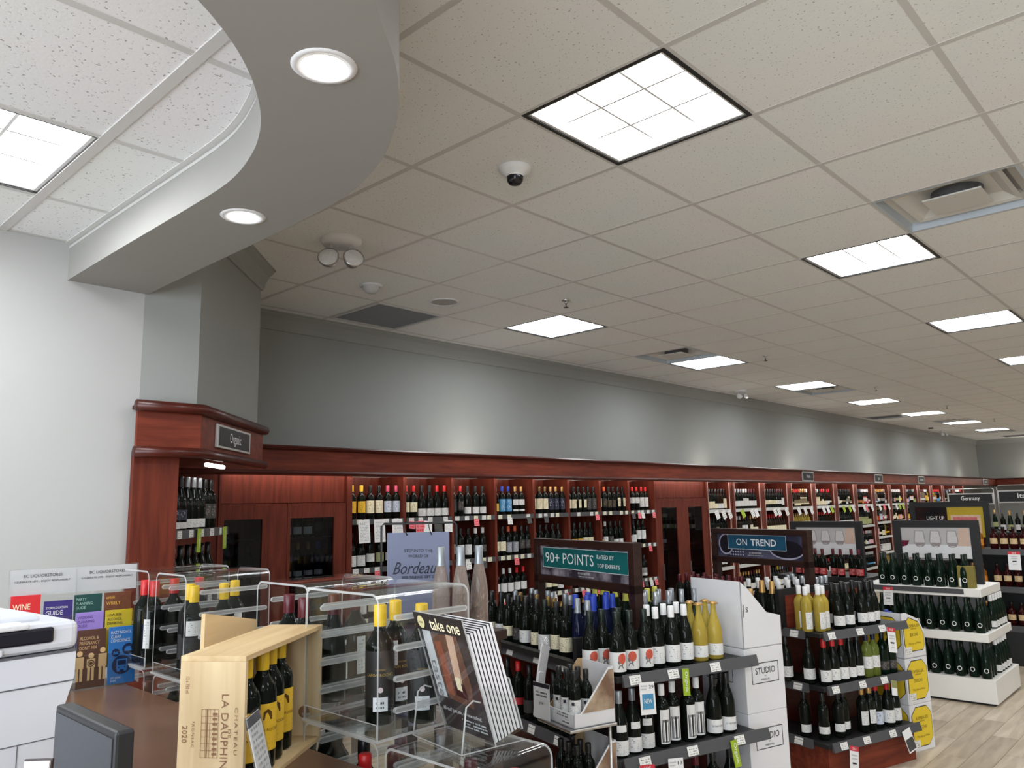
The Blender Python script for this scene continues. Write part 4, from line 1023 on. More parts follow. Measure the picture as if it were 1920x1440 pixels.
t = thing('open_wine_carton', 'cut open white display carton on top of the white stack', 'box', (wx, wy, 1.035), R(-17))
w_, d_ = .305, .40
bx('left_wall', t, M_card, 0, .005, 0, d_, 0, .365)
O('front_wall', MB().prism([(0.0, 0), (w_, 0), (w_, .16), (w_-.11, .185), (.05, .33), (0.0, .365)], 0, .005, axis='y'), t, mats=M_card)
O('back_wall', MB().prism([(0.0, 0), (w_, 0), (w_, .16), (w_-.11, .185), (.05, .33), (0.0, .365)], d_-.005, d_, axis='y'), t, mats=M_card)
bx('right_wall', t, mat('pink_carton_inside', srgb(222, 200, 196), .6), w_-.005, w_, 0, d_, 0, .16)
bx('base', t, M_card, 0, w_, 0, d_, 0, .005)
fit(O('printed_mark', MB().box(.012, .016, -.0015, 0, .17, .24), t, mats=M_ink), 'S', .02, .026, M_ink, (.04, -.002, .21))
for k in range(4):
    wx, wy = F1.w(bxs[0]+.07+.1*(k % 2), bxs[2]+.09+.15*(k//2))
    bottle('u rs gold white:30:100', wx, wy, 1.04, -120, 'rose clear bottle, %s inside the cut open white carton' % ORD[k], 'rose bottles in the open carton')
M_ycase = mat('yellow_print', srgb(226, 196, 46), .55, var=.05)
YB = (1.02, 1.29, .09, .45)
for k in range(3):
    z0 = .33*k
    wx, wy = F2.w(YB[0], YB[2]); w_, d_, h = YB[1]-YB[0], YB[3]-YB[2], .328
    t = thing('wine_carton', ['bottom white and yellow wine carton on the floor by trend island', 'middle white and yellow wine carton of the stack by trend island', 'top cut open white and yellow wine carton by trend island'][k], 'box', (wx, wy, z0), R(-17), 'yellow panel cartons')
    if k < 2: bx('box_body', t, M_card, 0, w_, 0, d_, 0, h, b=.003)
    else:
        P = [(0, 0), (w_, 0), (w_, .17), (w_-.06, .27), (.06, h), (0, h)]
        O('front_wall', MB().prism(P, 0, .005, axis='y'), t, mats=M_card); O('back_wall', MB().prism(P, d_-.005, d_, axis='y'), t, mats=M_card)
        bx('left_wall', t, M_card, 0, .005, 0, d_, 0, h); bx('right_wall', t, M_card, w_-.005, w_, 0, d_, 0, .17); bx('base', t, M_card, 0, w_, 0, d_, 0, .005)
    for rot, ln, base in ((0, w_, (w_/2, -.0015, .17)), (R(-90), d_, (-.0015, d_/2, .17))):
        hw = ln/2-.02; hh = .135 if k < 2 else .12; ch = .05
        oc = lambda s_: [(-hw+ch, -hh-s_), (hw-ch, -hh-s_), (hw+s_, -hh+ch), (hw+s_, hh-ch), (hw-ch, hh+s_), (-hw+ch, hh+s_), (-hw-s_, hh-ch), (-hw-s_, -hh+ch)]
        if k == 2 and rot == 0: oc = lambda s_: [(-hw+.02, -hh-s_), (hw-.02, -hh-s_), (hw+s_, -hh+.03), (hw+s_, -.01), (hw-.05, .08+s_), (-.05, hh+s_), (-hw-s_, hh-ch), (-hw-s_, -hh+ch)]
        e = O('black_outline', MB().add([(x, 0, z) for x, z in oc(.006)], [tuple(range(8))]), t, base, (0, 0, rot), mats=M_ink)
        O('yellow_panel', MB().add([(x, -.001, z) for x, z in oc(0)], [tuple(range(8))]), e, mats=M_ycase)
        M_gold = mat('ochre_ink', srgb(120, 96, 20), .6, var=0)
        fit(e, 'ROMBAUER', min(.16, ln*.55), .024, M_gold, (0, -.002, .06)); fit(e, 'VINEYARDS', .07, .01, M_gold, (0, -.002, .038))
        fit(e, 'ZUCCHO', .1, .022, M_ink, (0, -.002, -.005)); fit(e, 'The Joy of Wine', min(.15, ln*.55), .02, M_gold, (0, -.002, -.07), shear=.2)
        bx('shipping_label', e, M_tag, -ln/2+.015, -ln/2+.09, -.003, -.002, -.15, -.09)
for k in range(3):
    wx, wy = F2.w(YB[0]+.09+.07*k, YB[2]+.12+.08*k)
    bottle('b dk blue', wx, wy, .67, -120, 'blue-capped bottle, %s in the cut open yellow carton' % ORD[k], 'blue-capped carton bottles')

# half bottles in cut cartons at the near corner of island one
FC = Frame(2.93, 2.385, -17)
rk = thing('clip_shelf', 'small chrome clip-on shelf holding cut cartons of half bottles', 'shelf', (2.93, 2.385, 0), R(-17))
for z in (.832, .50): O('shelf_plate', MB().cbox(-.03, .238, -.012, .275, z-.014, z, .004), rk, mats=M_steel)
for x, y in ((.2, .0), (.2, .27)): O('post', MB().tube([(x, y, 0), (x, y, .82)], .008), rk, mats=M_steel)
M_photo = voro('glass_photo_print', srgb(196, 176, 150), srgb(120, 92, 74), 7)
for q, z in enumerate((.833, .501)):
    t = thing('cut_carton', ['upper', 'lower'][q]+' cut open white carton of half bottles', 'box', (2.93, 2.385, z), R(-17), 'half bottle cartons')
    L2, D2, hh, lo_ = .235, .26, .25, .062
    bx('base', t, M_card, 0, L2, 0, D2, 0, .004)
    lw = bx('low_front', t, M_card, 0, .004, 0, D2, 0, lo_)
    O('printed_lines', MB().box(-.05, .05, -.001, 0, -.012, .012), lw, (-.001, D2*.36, .045), (0, 0, R(-90)), mats=print_mat('carton_print', (.74, .74, .76), (.15, .15, .15), 2, .45, 1., 0., .02)); O('barcode', MB().box(-.03, .03, -.001, 0, -.012, .012), lw, (-.001, D2*.26, .018), (0, 0, R(-90)), mats=print_mat('barcode_print', (.85, .85, .85), (.02, .02, .02), 1.6, .45, 1., 0., .02))
    bx('high_back', t, M_card, L2-.004, L2, 0, D2, 0, hh)
    for y in (0, D2-.004):
        O('side_wall', MB().prism([(0, 0), (L2, 0), (L2, hh), (L2-.03, hh), (.04, lo_), (0, lo_)], y, y+.004, axis='y'), t, mats=M_card if y == 0 else M_kraft)
    O('picture_print', MB().prism([(.05, lo_), (L2-.003, lo_), (L2-.003, hh-.01), (L2-.03, hh-.01)], -.0015, 0, axis='y'), t, mats=M_photo)
    for k in range(6):
        wx, wy = FC.w(.045+.066*(k//3), .055+.066*(k % 3))
        o = bottle('h dk black white:38:112', wx, wy, z+.004, -160, 'half bottle with white square-logo label, %s in the %s cut carton' % (ORD[k], ['upper', 'lower'][q]), 'half bottles in cut cartons', name='half_bottle', seg=18)
        O('label_logo', cached('hlogo', lambda: MB().add(arc_patch(.0312, [(-.007, .088), (.007, .088), (.007, .102), (-.007, .102)]), [(0, 1, 2, 3)]).mesh('label_logo', M_ink)), o)
wx, wy = FC.w(-.028, .235)
t = thing('price_card', 'small acrylic price card beside the cut carton of half bottles', 'sign', (wx, wy, .833), R(-107+8))
bx('card', t, M_paper, -.06, .06, 0, .002, 0, .165); bx('header', t, M_ink, -.06, .06, -.001, 0, .145, .165)
fit(t, '$7.99', .032, .014, M_ink, (0, -.0015, .07)); bx('printed_lines', t, print_mat('card_lines', (.8, .8, .8), (.1, .1, .1), 2, .42, 1., 0., .02), -.045, .045, -.0012, 0, .095, .125)
bx('acrylic_sleeve', t, M_acr, -.062, .062, -.003, .004, 0, .168)
M_bag = mat('white_gift_bag', (.78, .78, .80), .5, var=.04)
for k in range(4):
    wx, wy = FC.w(.0+.02*k, .345+.022*k)
    t = thing('gift_bag', 'folded white paper gift bag, %s leaning behind the cut carton' % ORD[k], 'bag', (wx, wy, .835), R(-60-4*k), 'folded white gift bags')
    h = .33-.012*k
    O('bag_sheet', MB().prism([(0, 0), (.004, 0), (.03, h*.6), (.055, h), (.049, h), (.024, h*.6)], -.045, .045, axis='y'), t, mats=M_bag)
    O('bag_handle', MB().tube([(.05, -.02, h-.01), (.062, -.018, h+.02), (.066, 0, h+.03), (.062, .018, h+.02), (.05, .02, h-.01)], .003, 6), t, mats=M_bag)
    O('bag_fold', MB().prism([(.006, .02), (.012, .02), (.036, h*.6), (.03, h*.6)], -.04, .0, axis='y'), t, mats=M_bag)

# ------------------------------------------------------------------ white three-tier display at right
wd = thing('tiered_display', 'white three-tier display of dark bottles at right', 'display', (8.2, 1.85, 0))
M_wd = mat('white_display_laminate', (.84, .825, .78), .5, var=.03, scale=5)
bx('base_box', wd, M_wd, 0, .95, 0, 1.15, .02, .225, b=.004); bx('toe_kick', wd, M_black, .03, .9, .03, 1.1, 0, .02)
for z, x0, x1, y0 in ((.545, .0, .92, .02), (.93, .08, .85, .06)):
    bx('tray', wd, M_wd, x0, x1, y0, 1.12, z, z+.075, b=.004)
bx('spine', wd, mat('grey_spine', (.3, .31, .32), .5), .38, .6, .15, 1.05, .225, .93)
bx('price_strip', wd, M_rail, .072, .08, .2, 1.1, .955, 1.0)
sale_card(wd, .06, .86, .985, -90)
k_ = 0
for z, x0, nx, ny, y0 in ((.225, .07, 3, 9, .08), (.62, .07, 3, 9, .09), (1.005, .16, 2, 8, .2)):
    for i in range(ny):
        for j in range(nx):
            if j == 2 and i > 0: continue
            if j > 0:
                extra('u gr green', 8.2+x0+.1*j+(.02 if i % 2 else 0), 1.85+y0+.105*i, z, 185); continue
            o = bottle('u gr green', 8.2+x0+.1*j+(.02 if i % 2 else 0), 1.85+y0+.105*i, z, 185, 'dark green bottle with white ring emblem, '+ORD[i]+' from right on %s tier of white display' % {0.225: 'lowest', .62: 'middle', 1.005: 'top'}[z], 'ring emblem bottles, '+{0.225: 'lowest', .62: 'middle', 1.005: 'top'}[z]+' tier', seg=14)
            if j == 0:
                def mk_ring():
                    n_ = 16; r_ = .0425
                    P = [(math.cos(6.283*q/n_), math.sin(6.283*q/n_)) for q in range(n_)]
                    return MB().add(arc_patch(r_, [(p[0]*.02, .07+p[1]*.021) for p in P]+[(p[0]*.014, .07+p[1]*.015) for p in P]), [(q, (q+1) % n_, n_+(q+1) % n_, n_+q) for q in range(n_)]).mesh('ring_emblem', M_inkw)
                O('ring_emblem', cached('ringm', mk_ring), o)
for k in range(5):
    for z in (.225, .62):
        bottle('u gr white white:15:70', 8.2+.42+.1*k, 1.85+.07, z, -95, 'white-capped bottle, %s along the right side of %s tier, white display' % (ORD[k], 'lowest' if z < .5 else 'middle'), 'white-capped bottles on white display', seg=14)
t = thing('box_set', 'olive and white gift box standing on the top tray of white display', 'box', (8.36, 2.03, 1.005), R(-90))
bx('box_body', t, mat('olive_card2', srgb(128, 116, 50), .55), -.07, .07, -.03, .03, 0, .2, b=.002); bx('box_label', t, M_paper, -.06, -.01, -.0315, -.03, 0.01, .09)
M_pg = mat('poster_grey', srgb(186, 184, 182), .4, var=.1, scale=6); M_pw = mat('poster_white', (.74, .73, .74), .4, var=.04, scale=6); M_gls = mat('poster_glass_line', srgb(150, 140, 140), .4); M_wine = mat('poster_wine', srgb(96, 18, 44), .4); M_beige = mat('poster_beige', srgb(206, 178, 160), .4, var=.08)
def glass_poster(label, x, y0, y1, ztop, zbase):
    w = y1-y0
    t = thing('poster_stand', label, 'sign', (x, (y0+y1)/2, zbase), R(-90))
    h = ztop-zbase
    for a, b in ((-w/2, -w/2+.075), (w/2-.075, w/2)): bx('frame_post', t, M_black, a, b, -.03, .03, 0, h, b=.003)
    bx('frame_rail', t, M_black, -w/2+.075, w/2-.075, -.03, .03, h-.07, h, b=.003)
    a, b, c, d = -w/2+.075, w/2-.075, h-.37, h-.07
    p = bx('poster', t, M_pg, a, b, -.02, -.012, c, d)
    W = b-a
    mb = MB(); quad(mb, a, b, c, c+.13, -.021, 0)
    O('table_print', mb, p, mats=M_pw)
    M_pgl = mat('poster_glass', srgb(206, 202, 200), .4, var=.1, scale=30)
    GO = [(-.040, d-.03), (-.050, d-.09), (-.055, c+.17), (-.050, c+.14), (-.036, c+.115), (-.015, c+.105), (.015, c+.105), (.036, c+.115), (.050, c+.14), (.055, c+.17), (.050, d-.09), (.040, d-.03)]
    for gx in (.27, .5, .74):
        cx = a+W*gx
        gp = O('glass_print', MB().add([(cx+x_, -.022, z_) for x_, z_ in GO], [tuple(range(len(GO)))]), p, mats=M_pgl)
        O('wine_print', MB().add([(cx-.05, -.0225, c+.15), (cx+.05, -.0225, c+.15), (cx+.03, -.0225, c+.118), (cx-.03, -.0225, c+.118)], [(0, 1, 2, 3)]), p, mats=M_gls)
        n_ = len(GO); O('glass_edge_print', MB().add([(cx+x_, -.0228, z_) for x_, z_ in GO]+[(cx+x_*.86, -.0228, z_+(.006 if z_ < c+.13 else -.006)) for x_, z_ in GO], [(q, (q+1) % n_, n_+(q+1) % n_, n_+q) for q in range(n_)]), gp, mats=M_gls)
    O('red_wine_print', MB().add([(a, -.0225, c+.17), (a+.075, -.0225, c+.17), (a+.05, -.0225, c+.12), (a, -.0225, c+.105)], [(0, 1, 2, 3)]), p, mats=M_wine)
    O('carafe_print', MB().add([(b-.12, -.0225, c+.12), (b-.005, -.0225, c+.12), (b-.015, -.0225, d-.005), (b-.1, -.0225, d-.005)], [(0, 1, 2, 3)]), p, mats=M_beige)
glass_poster('black framed wine glass poster above the white display', 8.75, 1.975, 2.76, 1.615, 1.005)
# dark tiered display behind the trend sign
dd = thing('tiered_display', 'dark tiered display of red-capped bottles behind trend sign', 'display', (8.75, 3.12, 0))
bx('base_box', dd, M_black, 0, .9, 0, 1.0, 0, .55); bx('tray', dd, M_black, .05, .85, 0, 1.0, .55, .62); bx('top_tray', dd, M_black, .12, .8, .0, 1.0, .95, 1.0); bx('spine', dd, M_black, .3, .6, .1, .9, .6, .95)
glass_poster('black framed wine glass poster partly behind the trend sign', 9.1, 3.2, 4.02, 1.6, 1.0)
for k in range(8): bottle('b dk burgundy red:20:90', 8.93+.05*(k % 2), 3.2+.1*k, 1.0, 185, 'burgundy-capped red label bottle, %s below the half-hidden glass poster' % ORD[k], 'burgundy-capped bottles behind trend sign', seg=12)
for k in range(9): bottle('b dk black white:50:100', 8.85+.05*(k % 2), 3.18+.1*k, .62, 185, 'black-capped bottle, %s on lower tray behind trend sign' % ORD[k], 'black-capped bottles behind trend sign', seg=12)

# black spirits shelving at the right edge
bg = thing('spirits_shelf', 'black shelving of spirits bottles at the right edge', 'shelf', (10.3, .9, 0))
bx('back_panel', bg, M_black, .4, .42, 0, 1.75, 0, 1.24); bx('side_panel', bg, M_black, 0, .4, 1.73, 1.75, 0, 1.3); bx('base', bg, M_black, -.02, .4, 0, 1.75, 0, .36)
for z in (1.25, .84, .42):
    sf = bx('shelf', bg, M_black, 0, .4, 0, 1.73, z-.03, z); bx('price_rail', sf, M_rail, -.02, 0, 0, 1.73, z-.06, z+.004)
sale_card(bg, -.03, 1.1, 1.23, -90, 0, 'SALE', .12, .2)
kk = 0
for z in (1.25, .84, .42):
    for i in range(12):
        am = i in (10, 11)
        s = 's am gold orange:40:110' if am else 's rd black tan:60:120:60'
        if i in (5, 6) and z == 1.25 and False: continue
        wy = .9+.42+.098*i+(.05 if am else 0)
        bottle(s, 10.38, wy, z, 185, descr(s, '%s from right on %s spirits shelf' % (ORD[i], {1.25: 'upper', .84: 'middle', .42: 'lower'}[z])), 'spirits on the black shelving', name='spirit_bottle', seg=14)
for k, (y, z) in enumerate(((1.72, 1.46), (1.52, .66))):
    t = thing('price_holder', 'small red framed price holder on the %s spirits shelf' % ['upper', 'lower'][k], 'sign', (10.33, y, z), R(-90)); bx('frame', t, mat('red_frame', srgb(190, 40, 50), .4), -.07, .07, 0, .02, -.04, .1); bx('card', t, M_ink, -.045, .045, -.002, 0, -.015, .075); bx('foot', t, M_black, -.02, .02, 0, .03, -.21, -.04)
# country gondolas
for nm, x, y0, y1, z, lab in (('Germany', 16.0, 3.32, 4.06, 1.80, 'black country sign with white rim on the middle gondola'), ('Italy', 14.6, 2.22, 2.98, 1.83, 'black country sign at the right edge above the spirits')):
    t = thing('section_sign', lab, 'sign', (x, (y0+y1)/2, z), R(-90)); w = y1-y0
    bx('plate_frame', t, M_silverframe, -w/2, w/2, -.015, .015, -.1, .1, b=.003); bx('plate', t, M_black, -w/2+.025, w/2-.025, -.018, -.014, -.08, .08)
    fit(t, nm, .3 if nm == 'Germany' else .2, .1, M_inkw, (0, -.02, 0), bold=.01)
    O('support', MB().tube([(-w/2, .0, -.6), (-w/2, 0, .16), (-w/2+.03, 0, .18), (w/2-.03, 0, .18), (w/2, 0, .16), (w/2, 0, -.6)], .01, 6), t, mats=M_steel)
    g = thing('gondola', 'tall dark gondola of bottles under the %s country sign' % {'Germany': 'middle', 'Italy': 'right'}[nm], 'shelf', (x, y0-.1, 0))
    bx('carcass', g, M_cherryd, .15, .5, 0, w+.2, 0, 1.25)
    for zz in (1.27, .9, .5): bx('shelf', g, M_black, -.1, .6, 0, w+.2, zz-.025, zz)
    for i in range(8):
        s = ['f gr gold green:40:120', 'b dk black white:40:120'][i % 2]
        extra(s, x, y0+.02+.1*i, 1.27, 185)
# black frame with two adverts
t = thing('advert_stand', 'black framed advert stand with yellow poster, right background', 'sign', (12.0, 3.05, 1.0), R(-90))
w = .98
for a, b in ((-w/2, -w/2+.07), (w/2-.07, w/2)): bx('frame_post', t, M_black, a, b, -.03, .03, 0, .78)
bx('frame_rail', t, M_black, -w/2+.07, w/2-.07, -.03, .03, .71, .78)
p = bx('dark_poster', t, voro('ember_photo', srgb(70, 30, 26), srgb(12, 10, 12), 5), -w/2+.07, -.02, -.015, .0, .3, .71); fit(p, 'LIGHT UP', .22, .05, M_inkw, (-.17, -.017, .56))
p = bx('yellow_poster', t, mat('mustard_poster', srgb(196, 168, 40), .5), -.02, w/2-.07, -.015, .0, .3, .71); bx('picture', p, mat('peach_picture', srgb(222, 190, 160), .5, var=.35, scale=20), .02, w/2-.11, -.017, -.015, .3, .6); bx('blurred_heading', p, mat('pink_heading', srgb(206, 110, 110), .5, var=.4, scale=40), .05, .34, -.019, -.017, .53, .57)
g = thing('gondola', 'dark low gondola carrying the advert stand', 'shelf', (11.9, 2.4, 0)); bx('carcass', g, M_black, 0, .6, 0, 1.2, 0, .97); bx('top', g, M_black, -.04, .64, -.02, 1.22, .97, 1.0)
# ------------------------------------------------------------------ sales counter in front
ZC = 1.22
ct = thing('sales_counter', 'brown laminate sales counter across the foreground', 'counter', (0, 1.0, 0))
bx('counter_top', ct, M_counter, -.9, 1.235, 0, 2.34, ZC-.04, ZC, b=.004)
bx('counter_front', ct, M_cherryv, 1.16, 1.2, .02, 2.32, 0, ZC-.04)
bx('counter_side', ct, M_cherryv, -.85, 1.16, .05, .09, 0, ZC-.04)
bx('bottle_ledge', ct, M_cherryd, 1.2, 1.64, .22, 2.36, .88, .92); bx('ledge_panel', ct, M_cherryv, 1.58, 1.62, .24, 2.34, 0, .88)

def acrylic_case(label, x0, x1, y0, y1, z0, z1, slots=4):
    t = thing('acrylic_case', label, 'display case', (x0, y0, z0), 0, 'clear acrylic bottle cases')
    W, D, Hh, th, rr = x1-x0, y1-y0, z1-z0, .006, .028
    def path(o):
        P = [(o, 0)]
        for cy, a0 in ((rr, 180), (D-rr, 90)):
            for k in range(7):
                a = R(a0-15*k); P.append((cy+(rr-o)*math.cos(a), Hh-rr+(rr-o)*math.sin(a)))
        return P+[(D-o, 0)]
    po, pi = path(0), path(th); n = len(po)
    vs = [(x, *p) for x in (0, W) for p in po]+[(x, *p) for x in (0, W) for p in pi]
    mb = MB()
    mb.add(vs, [(i, i+1, n+i+1, n+i) for i in range(n-1)], 0, True)
    mb.add(vs, [(2*n+i, 3*n+i, 3*n+i+1, 2*n+i+1) for i in range(n-1)], 0, True)
    mb.add(vs, [(i, 2*n+i, 2*n+i+1, i+1) for i in range(n-1)], 1)
    mb.add(vs, [(n+i, n+i+1, 3*n+i+1, 3*n+i) for i in range(n-1)], 1)
    O('bent_cover', mb, t, mats=[M_acr, M_acre])
    O('base_plate', MB().box(-.004, W+.004, -.004, D+.004, -.004, .003, mis=[0, 0, 1, 1, 1, 1]), t, mats=[M_acr, M_acre])
    O('front_lip', MB().box(-.002, .004, .006, D-.006, .003, .035, mis=[1, 1, 1, 0, 1, 0]), t, mats=[M_acr, M_acre])
    bar = MB()
    r_ = .0075; L2 = W*.76
    P = [(-L2/2+r_*math.cos(R(90+22.5*k)), r_*math.sin(R(90+22.5*k))) for k in range(9)]+[(L2/2+r_*math.cos(R(-90+22.5*k)), r_*math.sin(R(-90+22.5*k))) for k in range(9)]
    m2 = len(P)
    Pi = [(p[0]*(1-.0028/(L2/2+r_)) , p[1]*.55) for p in P]
    bar.add([(p[0], -.004, p[1]) for p in P]+[(p[0], -.004, p[1]) for p in Pi], [(i, (i+1) % m2, m2+(i+1) % m2, m2+i) for i in range(m2)], 1)
    bar.add([(p[0], -.004, p[1]) for p in P]+[(p[0], .004, p[1]) for p in P], [(i, m2+i, m2+(i+1) % m2, (i+1) % m2) for i in range(m2)], 1)
    bar.add([(p[0], -.0035, p[1]) for p in Pi], [tuple(range(m2))], 0)
    me = cached(('slot', round(W, 3)), lambda: bar.mesh('slot', [M_slot, M_acre]))
    for k in range(slots):
        z = Hh*(.82-.215*k)
        O('slot', me, t, (W*.56, 0, z)); O('slot', me, t, (W*.56, D, z), (0, 0, R(180)))
    return t
U0, U1 = 1.29, 1.637
acrylic_case('clear acrylic case holding three yellow-capped bottles behind the magazine holder', 1.235, 1.545, 1.62, 1.95, U0, U1)
acrylic_case('clear acrylic case holding burgundy-capped bottles right of the wooden crate', 1.265, 1.575, 1.985, 2.27, U0, U1)
acrylic_case('clear acrylic case with yellow-capped bottles left of the wooden crate', 1.235, 1.55, 2.69, 2.935, U0, U1)
acrylic_case('clear acrylic case with red-capped bottles beside the brochure rack', 1.245, 1.56, 3.02, 3.28, U0, U1)
acrylic_case('low clear acrylic case under the magazine holder', 1.24, 1.50, 1.29, 1.60, .924, 1.282)
acrylic_case('lower clear acrylic case below the yellow-capped bottles', 1.24, 1.55, 1.625, 1.955, .924, 1.284)
acrylic_case('lower clear acrylic case below the burgundy-capped bottles', 1.26, 1.57, 1.985, 2.27, .924, 1.284)
acrylic_case('lower clear acrylic case left of the wooden crate', 1.24, 1.55, 2.69, 2.935, .924, 1.284)
acrylic_case('lower clear acrylic case beside the brochure rack', 1.245, 1.56, 3.02, 3.28, .924, 1.284)
M_goldink = mat('gold_ink', srgb(196, 164, 84), .4, .3, var=0)
def dress(o, r_, white=True, side=0):
    O('name_print', text_mesh('LAFON ROCHET', .0105, M_goldink, wrap=r_+.0018), o, (0, 0, .125))
    O('name_print', text_mesh('CHATEAU', .006, M_goldink, wrap=r_+.0018), o, (0, 0, .138))
    O('ring_sticker', cached(('rst', r_), lambda: MB().add(arc_patch(r_+.0019, [(.007*math.cos(6.283*k/14), .088+.007*math.sin(6.283*k/14)) for k in range(14)]), [tuple(range(14))]).mesh('ring_sticker', mat('pale_sticker', srgb(226, 208, 208), .5))), o)
    if white: O('barcode_sticker', cached(('bst', r_), lambda: MB().add(arc_patch(r_+.0019, [(-.02, .035), (0, .035), (.02, .035), (.02, .07), (0, .07), (-.02, .07)]), [(0, 1, 4, 5), (1, 2, 3, 4)]).mesh('barcode_sticker', print_mat('barcode_sticker_print', (.8, .82, .85), (.05, .05, .06), 3, .5, .85, .2, .2))), o)
for k, (x, y, f) in enumerate(((1.43, 1.80, -100), (1.335, 1.745, -126), (1.415, 1.668, -130))):
    o = bottle('b dk yellow plain_black:45:185:110', x, y, U0+.004, f, 'yellow-capped bottle with black gold-print label, %s in the near acrylic case' % ORD[k], 'yellow-capped bottles in acrylic case', seg=32, jit=2)
    dress(o, .0378)
    if k == 0: O('paper_sticker', MB().lathe([(.0396, .13), (.0396, .195)], 8, a0=R(-210), a1=R(-110)), o, mats=print_mat('slip_print', (.8, .82, .86), (.5, .5, .6), 8, .5))
for k, (x, y, s) in enumerate(((1.335, 2.20, 'b dk burgundy'), (1.305, 2.07, 'b dk burgundy'), (1.395, 2.05, 'u dk burgundy'), (1.495, 2.08, 'b dk burgundy'))):
    o = bottle(s+' white:60:170:22', x, y, U0+.004, [-60, -160, -40, -90][k], 'burgundy-capped bottle, %s in the case right of the crate' % ORD[k], 'burgundy-capped bottles in acrylic case', seg=28)
for k, (x, y) in enumerate(((1.29, 2.745), (1.315, 2.83), (1.40, 2.745), (1.48, 2.82))):
    o = bottle('b dk yellow plain_black:45:130 white:135:185:40', x, y, U0+.004, [-110, -100, -80, -110][k], 'yellow-capped bottle, %s in the case left of the crate' % ORD[k], 'yellow-capped bottles left of crate', seg=24)
for k, (x, y) in enumerate(((1.29, 3.16), (1.29, 3.075), (1.385, 3.12), (1.47, 3.09))):
    bottle('b dk red white:60:165:20', x, y, U0+.004, [-60, -150, -45, -60][k], 'red-capped bottle, %s in the case beside the brochures' % ORD[k], 'red-capped bottles beside brochures', seg=24)
low = [(1.30, 1.50, 'red'), (1.36, 1.40, 'burgundy'), (1.43, 1.50, 'burgundy'), (1.44, 1.36, 'red'), (1.285, 1.74, 'red'), (1.37, 1.73, 'burgundy'), (1.45, 1.80, 'burgundy'), (1.37, 1.86, 'black'), (1.33, 2.06, 'black'), (1.42, 2.06, 'black'), (1.36, 2.18, 'black'), (1.47, 2.17, 'black'), (1.31, 2.77, 'brown'), (1.40, 2.78, 'brown'), (1.29, 3.10, 'brown'), (1.33, 3.19, 'brown'), (1.40, 3.12, 'brown')]
for k, (x, y, c) in enumerate(low):
    wh = 'low case under the magazines' if y < 1.6 else 'lower case below yellow-capped bottles' if y < 1.96 else 'lower case right of crate' if y < 2.3 else 'lower case left of crate' if y < 3 else 'lower case beside brochures'
    bottle('b dk %s white:40:110:40' % c, x, y, .928, -70, '%s-capped bottle, %s in the %s' % (c, ORD[[q[1] < 1.6 and 0 or q[1] < 1.96 and 1 or q[1] < 2.3 and 2 or q[1] < 3 and 3 or 4 for q in low[:k]].count(y < 1.6 and 0 or y < 1.96 and 1 or y < 2.3 and 2 or y < 3 and 3 or 4)], wh), 'bottles in the lower acrylic cases', seg=20)

# magazine holder
mh = thing('magazine_holder', 'clear acrylic take one magazine holder on the low case', 'holder', (1.42, 1.49, 1.286), R(-99.5))
LEAN = (R(17.4), 0, 0)
bp = O('back_panel', MB().box(-.112, .112, -.004, 0, 0, .315, mis=[1, 1, 0, 1, 0, 1]), mh, rot=LEAN, mats=[M_acr, M_acre])
hd = O('header_card', MB().box(-.112, .112, -.006, -.004, .27, .315), mh, rot=LEAN, mats=mat('charcoal_card', srgb(46, 40, 38), .5))
fit(hd, 'take one', .135, .032, M_cream, (.03, -.0075, .292), bold=.015)
mb = MB(); disc(mb, -.078, .292, .0165, .0165, -.0075); fit(O('round_logo', mb, hd, mats=mat('pale_gold', srgb(226, 214, 160), .5)), 'taste', .018, .005, M_ink, (-.078, -.0085, .292))
O('side_cheek', MB().prism([(0, 0), (.085, 0), (.085, .08), (.02, .14), (0, .14)], -.112, -.108, axis='x', T=Matrix.Rotation(R(17.4), 4, 'X')), mh, mats=M_acr)
O('side_cheek', MB().prism([(0, 0), (.085, 0), (.085, .08), (.02, .14), (0, .14)], .108, .112, axis='x', T=Matrix.Rotation(R(17.4), 4, 'X')), mh, mats=M_acr)
O('front_pocket', MB().box(-.112, .112, .081, .085, .0, .13, mis=[1, 1, 0, 1, 0, 1], T=Matrix.Rotation(R(17.4), 4, 'X')), mh, mats=[M_acr, M_acre])
O('foot_plate', MB().box(-.112, .112, -.1, .085, -.003, 0, mis=[0, 0, 1, 1, 1, 1]), mh, mats=[M_acr, M_acre])
for x in (-.11, .11): O('strut_edge', MB().tube([(x, -.098, 0), (x, -.085, .10), (x, -.065, .112), (x, -.045, .105)], .0022, 6), mh, mats=M_acre)
M_cov = mat('magazine_cover_photo', srgb(70, 60, 60), .3, var=.2, scale=12)
Th = Matrix.Translation((1.42, 1.49, 1.286)) @ Matrix.Rotation(R(-99.5), 4, 'Z') @ Matrix.Rotation(R(17.4), 4, 'X')
